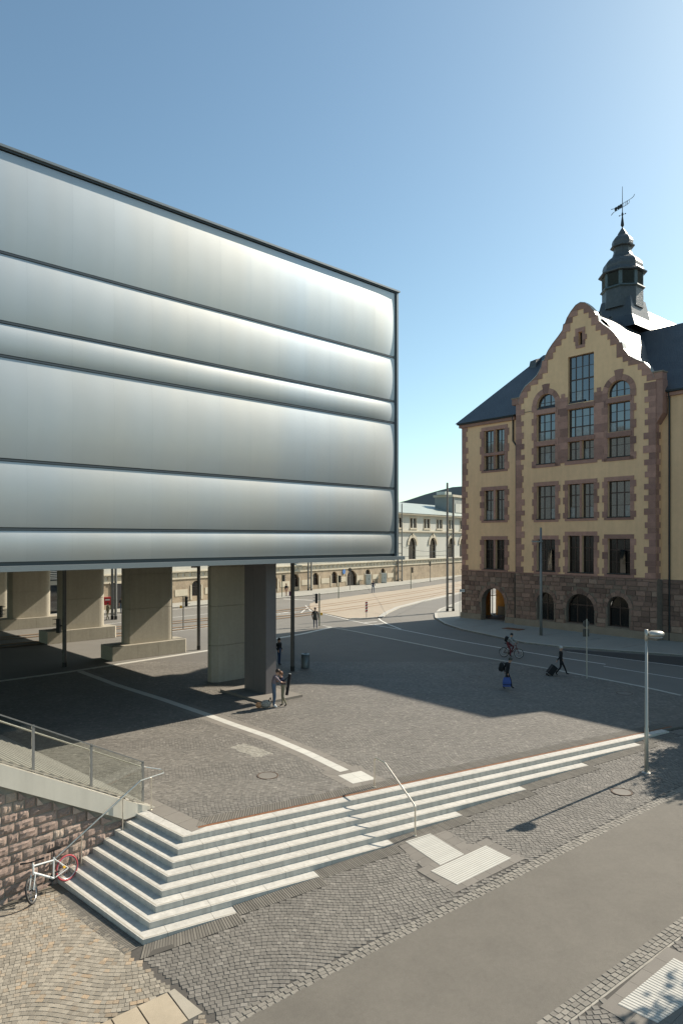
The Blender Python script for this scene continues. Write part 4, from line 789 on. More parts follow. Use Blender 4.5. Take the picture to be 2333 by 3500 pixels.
# ------------------------------------------------------------------ far station building
sta = empty('station_building', (-9.8, 102.3, 0), R(54.5), 'long pale station building with arched windows and patched sandstone base', 'building')
def tx(s): k = (s - 1166.5) / 2333; return (9.8 + 102.3 * k) / (.581 - .814 * k)
H1 = []
ups = [41.5 + 5.62 * i for i in range(-12, 9)]
ars = [41.1 + 8.6 * i for i in range(-1, 3)] + [63.9, 72, 80]
bas = [9.55 + 5.1 * i for i in range(-7, 5)]
for t in ups:
    for a in (-1.25, .15): H1.append((t + a, t + a + 1.1, 10.4, 12.3, False))
for t in ars: H1.append((t - 1.45, t + 1.45, 4.15, 8.45, True))
for t in bas: H1.append((t - .8, t + .8, 4.4, 7.6, False))
for t in bas: H1.append((t - (1.5 if abs(t - 19.75) < .3 else .8), t + (1.5 if abs(t - 19.75) < .3 else .8), .05 if abs(t - 19.75) < .3 else .75, 2.75, True))
low = [h for h in H1 if h[3] < 3]; mid = [h for h in H1 if h[2] > 3]
MB().wall([(-31, 3.1), (95, 3.1), (95, 13.0), (-31, 13.0)], [win_poly(*h) for h in mid], 0, .35).build('upper_wall', 'stationwall', sta)
MB().wall([(-31, -.5), (95, -.5), (95, 3.1), (-31, 3.1)], [win_poly(*h) for h in low], -.12, .3).build('base_wall', 'stationbase', sta)
MB().box(-31, 95, .5, 18, -.5, 13).build('core', 'blackc', sta)
for h in mid: window(sta, *h[:4], 0, [.5], [(.6, .05)], h[4], gm='glassdark', depth=.3)
for h in low: window(sta, *h[:4], -.12, [.5], [(.62, .05)], True, gm='glassdark', depth=.28)
for t in ars:
    for i in range(9): q = arc(t, 7.0, 1.47, 20 * i + .5, 20 * i + 19.5, 2) + arc(t, 7.0, 2.05, 20 * i + 19.5, 20 * i + .5, 2); MB().wall(q, [], -.18, .02).build('arch_stone', 'stationtrim', sta)
    MB().box(t - .2, t + .2, -.28, .02, 8.85, 9.3).build('keystone', 'stationtrim', sta)
for t in ups: MB().box(t - 1.5, t + 1.5, -.12, .02, 12.32, 12.55).build('window_head', 'stationtrim', sta); MB().box(t - 1.5, t + 1.5, -.2, .02, 10.1, 10.38).build('window_sill', 'stationtrim', sta); MB().box(t - 1.45, t - 1.26, -.06, .02, 10.4, 12.3).build('window_jamb', 'stationtrim', sta); MB().box(t + 1.26, t + 1.45, -.06, .02, 10.4, 12.3).build('window_jamb', 'stationtrim', sta)
for i in range(32): a = -31 + i * 3.9; MB().box(a, a + 3.88, -.42, .02, 9.55, 9.85).build('string_course', 'stationtrim', sta)
MB().box(-31, 95, -.35, .02, 3.95, 4.12).build('sill_course', 'stationtrim', sta); MB().box(-31, 95, -.24, .02, 3.05, 3.25).build('base_course', 'stationtrim', sta)
for i in range(105): a = -30.5 + i * 1.15; MB().box(a, a + .75, -.1, .02, 3.4, 3.82).build('parapet_panel', 'stationtrim', sta)
MB().box(-31, 95, -.75, .02, 12.95, 13.25).build('eaves_cornice', 'stationtrim', sta)
MB().add([(-31, -.85, 13.26), (95, -.85, 13.26), (95, 9, 16.2), (-31, 9, 16.2), (-31, 19, 13.3), (95, 19, 13.3)], [(0, 1, 2, 3), (3, 2, 5, 4), (1, 5, 2), (0, 3, 4)]).build('roof', 'tinroof', sta)
for t in bas:
    MB().box(t + 1.5, t + 3.6, -.17, -.1, .9, 1.75).build('patch_stone', 'stationtrim', sta)
for h in low: MB().box(h[0] - .25, h[0] - .01, -.19, -.1, .3, 2.2).build('jamb_stone', 'stationtrim', sta); MB().box(h[1] + .01, h[1] + .25, -.19, -.1, .3, 2.2).build('jamb_stone', 'stationtrim', sta)
MB().lathe([(.42, -.03), (.42, .03)], 16).build('round_sign', 'blue', sta, loc=(tx(1172), -.2, 2.6), rot=(R(90), 0, 0))
MB().box(-29.0, -26.4, -.26, -.13, 0, 3.0).build('entrance', 'blackc', sta); MB().box(-29.2, -26.2, -.3, -.13, 3.0, 3.2).build('entrance_lintel', 'stationtrim', sta)
rb = tag(MB().box(0, 40, 0, 4.4, 12, 17.7).build('rooftop_block', 'greywall', None, loc=(25, 154, 0), rot=(0, 0, R(54.5))), 'grey flat-roofed block rising behind the station roof', 'building')
MB().box(-.3, 40.2, -.3, 4.7, 17.7, 18.2).build('roof_slab', 'stationtrim', rb); MB().box(-1.2, 2.0, 1.2, 3.4, 18.2, 18.9).build('roof_vent', 'leadlight', rb); MB().box(1.5, 39, -.08, 0, 14.2, 16.2).build('wall_panel', 'stationwall', rb)
hp = [(2, 11), (8, 17.2), (14, 19.0), (21.6, 20.9), (27.3, 22.8), (32.2, 24.2), (36.6, 25.3), (42, 25.7), (70, 26.2), (110, 25), (110, 11)]
hall = tag(MB().wall(hp[::-1], [], 0, 60).build('station_hall', 'hallroof', None, loc=(0, 225, 0)), 'dark curved roof of the station hall behind the grey block', 'building')
lou = empty('louvred_pavilion', (-31.3, 75.4, 0), A_MU, 'dark glazed pavilion with white louvres behind the concrete fins', 'building')
MB().box(-14, .9, .3, 6, 0, 6.6).build('body', 'trim', lou)
for i in range(14): MB().box(-14, .95, -.02, .28, 3.75 + i * .2, 3.84 + i * .2).build('louvre', 'white', lou)
for i in range(7): MB().box(-13.8 + i * 2.1, -11.9 + i * 2.1, .2, .29, .15, 3.0).build('door', 'glass', lou); MB().box(-13.8 + i * 2.1, -11.9 + i * 2.1, .2, .29, 3.1, 3.55).build('fanlight', 'stationwall', lou)

# ------------------------------------------------------------------ streets: pavements, tram bed, kerbs, markings
KS = [(30, 112), (15.94, 90.05), (11.22, 78.71), (10.07, 74.05), (9.63, 70.4), (9.85, 65.34), (10.76, 61.33), (11.9, 58.8), (14.27, 53.5), (16.6, 51.4), (20, 49.6), (24.5, 47.2), (38, 34)]
PV = KS + [(45, 40), (30, 52), (14, 70), (40, 110)]
pav = struct('pavement', 'pale pavement in front of the ochre building', MB().prism(PV, -.5, .10), 'paving', 'pavement')
def ribbon(line, w, z0, z1, name, m, parent=None, seg=0):
    o = offset(line, w)
    if not seg:
        mb = MB()
        for i in range(len(line) - 1): mb.add([(*line[i], z1), (*line[i + 1], z1), (*o[i + 1], z1), (*o[i], z1), (*line[i], z0), (*line[i + 1], z0), (*o[i + 1], z0), (*o[i], z0)], [(0, 1, 2, 3) if w > 0 else (3, 2, 1, 0), (4, 5, 1, 0), (6, 7, 3, 2)])
        return mb.build(name, m, parent)
    strip_slabs(parent, name, m, line, o, seg, z1)
ribbon(KS, .3, -.02, .112, 'kerb', 'kerb', pav)
for i in range(7): a = Vector((12.6, 68.2)).lerp(Vector((25.5, 49.5)), i / 6); MB().prism([(a.x, a.y), (a.x - 2.6, a.y - 2.0), (a.x - 2.62, a.y - 1.96), (a.x - .02, a.y + .04)], .09, .104).build('slab_joint', 'rubble_joint', pav)
tag(MB().prism([(14.44, 61.57), (15.14, 62.24), (16.37, 60.97), (15.65, 60.24)], .09, .13).build('tree_grate', 'rust'), 'rusty square tree grate in the pale pavement', 'grate')
TR = [(-4.0, 86.0), (-3.7, 80), (-3.0, 77), (.8, 69.9), (2.65, 70.4), (3.67, 71.1), (4.43, 75.16), (6.26, 81.27), (9.57, 88.46), (14.78, 98.0), (18.63, 105.2), (34, 134), (26, 137), (11.2, 111.9), (4.47, 102.3), (-2.65, 90.9)]
trm = struct('tram_bed', 'tan concrete tram bed curving past the station', MB().prism(TR, -.3, .03), 'tram', 'tram track')
TC = [(-46, 40), (-36, 49.5), (-26, 58.5), (-16, 67.5), (-6, 77), (1, 85), (8, 96), (18, 112), (32, 136)]
TC = [(-60, 27), (-46, 38), (-34, 48), (-24, 57), (-14, 66.5), (-5, 76.5), (2, 86), (9, 97), (18, 112), (32, 136)]
sm = []
for i in range(len(TC) - 1):
    p0, p1, p2, p3 = [Vector(TC[min(max(i + j, 0), len(TC) - 1)]) for j in (-1, 0, 1, 2)]
    for q in range(6): t = q / 6; sm.append(tuple(.5 * ((2 * p1) + (p2 - p0) * t + (2 * p0 - 5 * p1 + 4 * p2 - p3) * t * t + (3 * p1 - p0 - 3 * p2 + p3) * t ** 3)))
tt = tag(empty('tram_track', (0, 0, 0), 0, 'tram tracks with rusty stains through the crossing', 'tram track'), kind='structure')
for o0 in (-3.1, 1.2):
    for g_ in (0, 1.44):
        ribbon(offset(sm, o0 + g_ - .18), .42, .030, .0345, 'track_stain', 'tramdirt', tt); ribbon(offset(sm, o0 + g_), .07, .0345, .040, 'rail', 'rail', tt)
ribbon([(3.71, 70.7), (4.6, 75.16), (6.4, 81.2), (9.7, 88.3), (14.9, 97.9), (18.8, 105.1), (34, 134)], -.55, -.02, .09, 'kerb', 'kerb', trm)
ribbon([(.8, 69.8), (2.65, 70.2), (3.71, 70.8)], .3, -.02, .06, 'kerb', 'kerb', trm)
fp = [(-60, 33), (-26, 74), (-8.96, 93.5), (-3.42, 99.9), (2.83, 108.2), (12.5, 123.3), (27.1, 151), (60, 200)]
fpv = struct('pavement', 'grey pavement along the station building', MB().prism(fp + [(50, 205), (28.5, 163), (-9.8, 103), (-40, 62)], -.3, .09), 'paving', 'pavement')
ribbon(fp, .3, -.02, .10, 'kerb', 'kerb', fpv)
struct('asphalt_patch', 'dark fresh asphalt patch in the carriageway beside the pavement kerb', MB().prism([(16.2, 50.9), (19.8, 49.2), (24.4, 46.9), (31, 40.6), (28, 38), (21.9, 44.1), (16.4, 49.9)], -.05, -.008), 'asphalt_new', 'road')
mk = tag(empty('road_marking', (0, 0, 0), 0, 'white lines painted on the carriageway', 'marking'), kind='structure')
def line(pts, w=.14, z=-.006): ribbon(pts, w, z - .001, z, 'painted_line', 'whitepaint', mk)
line([(-4.48, 84), (-3.6, 78), (.6, 69.2), (2.47, 65.77), (5.53, 61.33), (8.1, 56.9), (10.74, 53), (14.82, 47.4), (17.2, 44.6)], .16)
line([(16.84, 43.95), (18.97, 41.18), (21, 38.6)], .10); line([(24, 35), (27, 31.4)], .10); line([(16.32, 49.6), (21.89, 43.9), (28, 37)], .10)
line([(3.73, 70.6), (3.85, 68.8), (4.3, 66), (5.3, 62)], .18); line([(2.3, 66.8), (3.6, 67.6)], .25); line([(3.2, 65.3), (4.1, 65.9)], .25); line([(-8, 93), (-3, 90.5), (-.5, 89.4)], .4)
line([(-16.8, 58.3), (-9, 66.9)], .12); line([(-25, 63), (-16, 73), (-10, 80.5)], .14); line([(-34, 61), (-22, 76), (-14, 86)], .14); line([(-22, 54.5), (-12, 65.5), (-6, 73)], .12)
for i in range(5): line([(-14 + i * 2.4, 71 + i * 1.2), (-5.4 + i * .35, 74.2 + i * 1.8)], .14)
ribbon(KERB[:-2], -.22, -.3, .012, 'kerb', 'kerb', plaza); CL = [(-34, 25.5), (-19.57, 39.14), (-16.77, 41.76), (-14.42, 44.5), (-9.43, 50.2), (-3.19, 58.8), (-.83, 63.0)]
ribbon(CL, .38, -.02, .012, 'white_tile', 'tactile', plaza)

# ------------------------------------------------------------------ street furniture
def lamp_near(loc, rz, label):
    t = empty('street_lamp', loc, rz, label, 'lamp', None)
    MB().lathe([(.072, 0), (.07, 1.6), (.058, 1.62), (.043, 5.0)], 14).build('pole', 'lamp', t, True); MB().lathe([(.16, 0), (.13, .02), (.08, .03)], 14).build('base_plate', 'lamp', t)
    MB().tube((0, 0, 4.78), (0, 0, 5.17), .06, n=14).build('bracket', 'lamp', t, True)
    mb = MB(); n = 28
    ring = lambda w, z: [(.36 + .31 * w * math.cos(2 * math.pi * i / n), .25 * w * math.sin(2 * math.pi * i / n), z) for i in range(n)]
    v = ring(.5, 4.90) + ring(.93, 4.94) + ring(1.0, 5.0) + ring(.95, 5.06) + ring(.6, 5.11); fs = [(j * n + i, j * n + (i + 1) % n, (j + 1) * n + (i + 1) % n, (j + 1) * n + i) for j in range(4) for i in range(n)] + [tuple(range(n - 1, -1, -1)), tuple(range(4 * n, 5 * n))]
    mb.add(v, fs).build('lamp_head', 'lamp', t, True); MB().lathe([(.24, 4.885), (.24, 4.90)], 20, (.36, 0)).build('diffuser', 'diffuser', t)
    return t
zl0 = G(11.015, 24.674)
lp = lamp_near((11.015, 24.674, zl0), R(8), 'silver street lamp with an oval head standing beside the steps')
copy_tree(lp, None, (16.9, 29.2, -.06), None, 'silver street lamp with an oval head further up the lane')
t = empty('street_lamp', (16.74, 57.34, .1), 0, 'tall slim grey lamp post with a flat side panel before the ochre building', 'lamp')
MB().lathe([(.13, 0), (.12, 3), (.085, 9.05)], 12).build('pole', 'grey_steel', t, True); MB().box(-.74, .1, -.16, .16, 7.86, 7.95).build('lamp_head', 'grey_steel', t); MB().box(-.68, -.1, -.13, .13, 7.83, 7.86).build('diffuser', 'diffuser', t)
def twin(a, b, h1, h2, label):
    t = empty('twin_mast', (*a, 0), 0, label, 'mast', 'twin steel catenary masts'); dx, dy = b[0] - a[0], b[1] - a[1]
    MB().tube((0, 0, .35), (0, 0, h1), .14, .11, 12).build('mast', 'grey_steel', t); MB().tube((dx, dy, .35), (dx, dy, h2), .14, .11, 12).build('mast', 'grey_steel', t)
    for p in ((0, 0), (dx, dy)): MB().tube((*p, 0), (*p, .35), .155, n=12).build('mast_foot', 'black', t)
    for z in (.45, 2.0, 3.6, 5.4, 7.2): MB().box(min(0, dx), max(0, dx), min(0, dy) - .05, max(0, dy) + .05, z, z + .12).build('rung', 'grey_steel', t)
    return t
twin((11.86, 76.54), (12.52, 76.54), 14.5, 12.9, 'pair of tall tapering steel masts at the corner of the ochre building')
twin((-5.22, 107.3), (-4.75, 107.3), 14, 14, 'pair of steel masts before the station door and utility cabinets')
twin((10.79, 130.5), (11.58, 131.0), 16, 15, 'pair of steel masts behind the metal building corner')
twin((-23.31, 69.45), (-22.95, 69.45), 12, 12, 'pair of steel masts seen between the concrete fins by the red mailbox')
# overhead wires
for i, (a, b, z) in enumerate((((-5.0, 107.3), (12.2, 76.5), 6.4), ((11.2, 130.8), (12.2, 76.5), 6.9), ((11.2, 130.8), (-5, 107.3), 6.6), ((30, 140), (12.2, 76.5), 6.1))):
    mb = MB(); P = [Vector((*a, z)).lerp(Vector((*b, z)), k / 8) - Vector((0, 0, .5 * (1 - (k / 4 - 1) ** 2))) for k in range(9)]
    for p, q in zip(P, P[1:]): mb.tube(p, q, .02, n=4)
    tag(mb.build('overhead_wire', 'steel_dark'), ('thin wire from the station masts to the masts at the ochre building corner', 'thin wire from the masts behind the metal building to the ochre building corner', 'thin wire between the two mast pairs along the station', 'thin wire running off behind the ochre building from its corner masts')[i], 'wire', 'overhead tram wires')
def light_head(parent, x, y, z, rz, n=3):
    h = MB().box(-.15, .15, -.1, .12, 0, .3 * n).build('signal_head', 'black', parent, loc=(x, y, z), rot=(0, 0, rz))
    for i in range(n): MB().lathe([(.1, 0), (.1, .02)], 12).build('lens', 'ironsill', h, loc=(0, -.105, .15 + .3 * i), rot=(R(90), 0, 0)); MB().box(-.12, .12, -.34, -.1, .25 + .3 * i, .27 + .3 * i).build('visor', 'black', h)
    return h
def signal(p, h, rz, label, off=(0, -.2), n=3, pm='green', box=None):
    t = empty('traffic_light', (*p, 0), 0, label, 'traffic light'); MB().tube((0, 0, 0), (0, 0, h), .055, n=10).build('pole', pm, t); light_head(t, off[0], off[1], h - .3 * n - .05, rz, n)
    if box: MB().box(-.1, .1, -.14, -.05, 1.0, 1.25).build('push_button', 'yellow', t, loc=box)
    return t
signal((-2.08, 64.33), 3.08, R(-90), 'traffic light on a green pole beside the man in a dark coat', (-.28, 0), 3, 'green', (.2, 0, 0))
signal((-.4, 93.74), 3.2, R(60), 'traffic light on a green pole in front of the station door', (.2, 0))
signal((11.3, 111.3), 3.6, R(80), 'traffic light at the tram bed below the arched station windows', (.25, 0))
signal((-8.31, 95.52), 3.2, R(60), 'traffic light near the woman with a purple suitcase', (.25, 0))
signal((-14.37, 62.04), 3.0, R(90), 'traffic light with an orange button box between the concrete fins', (.28, 0), 3, 'grey_steel', (-.18, 0, .9))
signal((16.79, 129.3), 4.0, R(-120), 'traffic light on a slim pole seen from behind by the station', (-.05, -.1), 3, 'grey_steel')
signal((-27.0, 53.9), 2.95, R(90), 'traffic light in front of the leftmost concrete fin', (.1, 0), 3, 'steel_dark')
t = empty('traffic_light', (-17.74, 43.6, 2.2), 0, 'black traffic light clamped to the dark pole under the building', 'traffic light'); light_head(t, -.32, 0, 0, R(-90), 3); MB().box(-.2, -.1, -.03, .03, .4, .5).build('clamp', 'black', t)
# signs
t = empty('road_sign', (14.38, 40.04, 0), 0, 'slim signpost with round and square signs seen from behind on the plaza edge', 'sign')
MB().tube((0, 0, 0), (0, 0, 3.5), .035, n=10).build('pole', 'lamp', t); MB().lathe([(.21, -.01), (.21, .01)], 24).build('round_plate', 'steel_dark', t, loc=(-.03, .05, 3.22), rot=(R(90), 0, R(10))); MB().box(-.2, .2, -.01, .01, -.22, .22).build('square_plate', 'steel_dark', t, loc=(-.03, .05, 2.68), rot=(0, 0, R(10)))
t = empty('road_sign', (1.33, 108.2, 0), 0, 'signpost with a round plate before the station entrance', 'sign'); MB().tube((0, 0, 0), (0, 0, 3.6), .04, n=8).build('pole', 'grey_steel', t); MB().lathe([(.3, -.01), (.3, .01)], 20).build('round_plate', 'steel_dark', t, loc=(0, -.05, 3.3), rot=(R(90), 0, 0))
t = empty('street_name_sign', (12.07, 69.7, .1), 0, 'small white street name plate on a thin pole at the building corner', 'sign'); MB().tube((0, 0, 0), (0, 0, 2.95), .03, n=8).build('pole', 'lamp', t); MB().box(0, .5, -.02, .0, 2.68, 2.95).build('name_plate', 'white', t)
for i in range(5): MB().box(.06 + i * .085, .115 + i * .085, -.024, -.021, 2.78, 2.85).build('lettering', 'steel_dark', t)
t = empty('hazard_beacon', (2.59, 70.9, .03), 0, 'red and white striped hazard beacon on the tram bed tip', 'beacon'); MB().tube((0, 0, 0), (0, 0, .6), .03, n=8).build('post', 'grey_steel', t); MB().box(-.12, .12, -.03, .03, .52, 1.66).build('board', 'white', t)
for i in range(4): z = .56 + i * .29; MB().add([(-.12, -.034, z), (.12, -.034, z - .0 if i else z), (.12, -.034, min(z + .14, 1.66)), (-.12, -.034, z + .14)], [(0, 1, 2, 3)]).add([(-.12, -.034, z + .02), (.12, -.034, z + .12), (.12, -.034, z + .25), (-.12, -.034, z + .15)], [(0, 1, 2, 3)]).build('red_stripe', 'red', t) if i == 9 else MB().add([(-.121, -.033, z + .0), (.121, -.033, z + .12), (.121, -.033, min(1.655, z + .27)), (-.121, -.033, z + .15), (-.121, -.031, z), (.121, -.031, z + .12), (.121, -.031, min(1.655, z + .27)), (-.121, -.031, z + .15)], [(0, 1, 2, 3), (4, 7, 6, 5)]).build('red_stripe', 'red', t)
t = empty('litter_bin', (-2.29, 43.29, 0), 0, 'round blue-grey steel litter bin standing on the plaza', 'bin'); MB().lathe([(.24, .0), (.25, .05), (.25, .82)], 24).build('body', 'binm', t, True); MB().lathe([(.27, .82), (.27, .9), (.14, .92), (.13, .8)], 24).build('rim', 'binm', t, True)
for i in range(24): a = R(15 * i); MB().box(-.012, .012, -.006, .006, .05, .8).build('stave', 'grey_steel', t, loc=(.256 * math.cos(a), .256 * math.sin(a), 0), rot=(0, 0, a + R(90)))
for p, lb in (((4.7, 120.9), 'pale utility cabinet beside the station door'), ((7.75, 125.5), 'pale utility cabinet at the blind window right of the other cabinet')):
    t = empty('utility_cabinet', (*p, .09), R(20), lb, 'cabinet'); MB().box(-.48, .48, -.25, .25, .12, 1.72).build('body', 'cab', t); MB().box(-.52, .52, -.3, .3, 1.72, 1.82).build('lid', 'cab', t); MB().box(-.45, -.01, -.27, -.251, .2, 1.65).build('door', 'cab', t); MB().box(.01, .45, -.27, -.251, .2, 1.65).build('door', 'cab', t); MB().box(.03, .08, -.3, -.27, .85, 1.15).build('handle', 'black', t); MB().box(-.46, .46, -.23, .23, 0, .12).build('socket', 'greywall', t)
t = empty('mailbox', (-25.7, 75.0, 0), R(20), 'red mailbox on a post seen between the concrete fins', 'mailbox'); MB().box(-.42, .42, -.25, .25, .95, 1.75).build('body', 'mailred', t); MB().box(-.25, .25, -.262, -.251, 1.45, 1.6).build('slot_plate', 'white', t); MB().tube((0, 0, 0), (0, 0, .95), .06).build('post', 'grey_steel', t); MB().box(-.45, .45, -.28, .28, 1.75, 1.8).build('lid', 'mailred', t)

# ------------------------------------------------------------------ bicycles
def bicycle(loc, rz, label, frame, tyre_r, steer=0., pitch=0., roll=0.):
    root = empty('bicycle', loc, rz, label, 'bicycle'); root.rotation_euler = (roll, -pitch, rz)     # local x forward, rear wheel at the origin's contact point
    Wr = .335; wb = 1.06; A = Vector((0, 0, Wr)); F = Vector((wb, 0, Wr)); BB = Vector((.43, 0, .29)); ST = Vector((.28, 0, .80)); HT = Vector((.86, 0, .88)); HB_ = Vector((.90, 0, .72))
    def wheel(c, nm, tm, rot):
        wv = link('wheel', None, root, c, (0, 0, rot)); n = 28
        def ring(r, tr): 
            mb = MB(); vs = []
            for i in range(n):
                a = 2 * math.pi * i / n
                for j in range(6): b = 2 * math.pi * j / 6; q = r + tr * math.cos(b); vs.append((q * math.cos(a), tr * math.sin(b), q * math.sin(a)))
            return mb.add(vs, [(i * 6 + j, i * 6 + (j + 1) % 6, ((i + 1) % n) * 6 + (j + 1) % 6, ((i + 1) % n) * 6 + j) for i in range(n) for j in range(6)])
        ring(Wr - .024, .025).build('tyre', tm, wv, True); ring(Wr - .055, .013).build('rim', 'silver', wv, True)
        mb = MB()
        for i in range(18): a = 2 * math.pi * i / 18; mb.tube((.02 * math.cos(a + .4), .02 * (-1) ** i, .02 * math.sin(a + .4)), ((Wr - .06) * math.cos(a), 0, (Wr - .06) * math.sin(a)), .0028, n=3)
        mb.build('spokes', 'silver', wv); MB().tube((0, -.06, 0), (0, .06, 0), .022).build('hub', 'black', wv)
    wheel(A, 'rear', tyre_r, 0); wheel(F, 'front', 'rubber', steer)
    f = MB().tube(BB, ST, .02).tube(ST + Vector((.01, 0, -.08)), HT, .022).tube(BB, HB_, .028).tube(HT + Vector((-.01, 0, .04)), HB_ + Vector((.01, 0, -.04)), .024)
    for s_ in (-1, 1): f.tube(BB + Vector((0, .03 * s_, 0)), A + Vector((0, .06 * s_, 0)), .012).tube(ST + Vector((0, .02 * s_, -.06)), A + Vector((0, .06 * s_, 0)), .011)
    f.build('frame', frame, root)
    cs, sn = math.cos(steer), math.sin(steer); fk = MB()
    for s_ in (-1, 1): o = Vector((-sn * .055 * s_, cs * .055 * s_, 0)); fk.tube(HB_ + Vector((.01, 0, -.03)) + o, F + o, .016)
    fk.tube(HB_ + Vector((.01, 0, -.05)), HT + Vector((-.01, 0, .1)), .018).build('fork', frame, root)
    c = HT + Vector((.04, 0, .12)); hb = MB().path([c + Vector((-sn * -.31 - .05, cs * -.31, .01)), c, c + Vector((-sn * .31 - .05, cs * .31, .01))], .018); hb.tube(HT + Vector((-.01, 0, .08)), c, .018); hb.build('handlebar', 'black', root)
    for s_ in (-1, 1): MB().tube(c + Vector((-sn * .31 * s_ - .05, cs * .31 * s_, .01)), c + Vector((-sn * .2 * s_ - .03, cs * .2 * s_, .01)), .026).build('grip', 'rubber', root)
    MB().tube(ST, ST + Vector((-.045, 0, .15)), .014).build('seat_post', 'black', root)
    MB().add([(-.15, -.07, .0), (-.15, .07, 0), (0, .06, .015), (.14, .018, .01), (.14, -.018, .01), (0, -.06, .015), (-.15, -.07, -.05), (-.15, .07, -.05), (0, .05, -.03), (.14, .015, -.02), (.14, -.015, -.02), (0, -.05, -.03)], [(0, 5, 4, 3, 2, 1), (6, 7, 8, 9, 10, 11), (0, 1, 7, 6), (1, 2, 8, 7), (2, 3, 9, 8), (3, 4, 10, 9), (4, 5, 11, 10), (5, 0, 6, 11)]).build('saddle', 'black', root, loc=ST + Vector((-.03, 0, .20)), scale=(1.15, 1.3, 1.3))
    MB().lathe([(.095, -.008), (.095, .008)], 16).build('chainring', 'black', root, loc=BB + Vector((0, -.06, 0)), rot=(R(90), 0, 0))
    for s_, a in ((-1, -1.2), (1, 1.94)): e_ = BB + Vector((.17 * math.cos(a), .08 * s_, .17 * math.sin(a))); cr_ = MB().tube(BB + Vector((0, .08 * s_, 0)), e_, .012).build('crank', 'black', root); MB().box(e_.x - .04, e_.x + .04, e_.y + (.02 * s_ if s_ > 0 else -.1), e_.y + (.1 if s_ > 0 else -.02), e_.z - .012, e_.z + .012).build('pedal', 'black', root)
    MB().path([A + Vector((0, -.05, .04)), BB + Vector((0, -.06, .08))], .006, 4).path([A + Vector((0, -.05, -.03)), BB + Vector((0, -.06, -.08))], .006, 4).build('chain', 'black', root)
    return root
rw = Vector((-7.36, 18.52, -1.05)); fw_ = Vector((-8.02, 17.50, G(-8.0, 17.45))); dv = fw_ - rw
bk = bicycle(rw, math.atan2(dv.y, dv.x), 'white mountain bike with a red rear tyre leaning on the stone wall', 'bikewhite', 'redtyre', R(38), math.asin(min(.9, dv.z / 1.06)), R(10))
MB().box(-.03, .03, -.02, .02, -.03, .03).build('reflector', 'yellow', bk, loc=(.1, .05, .42))

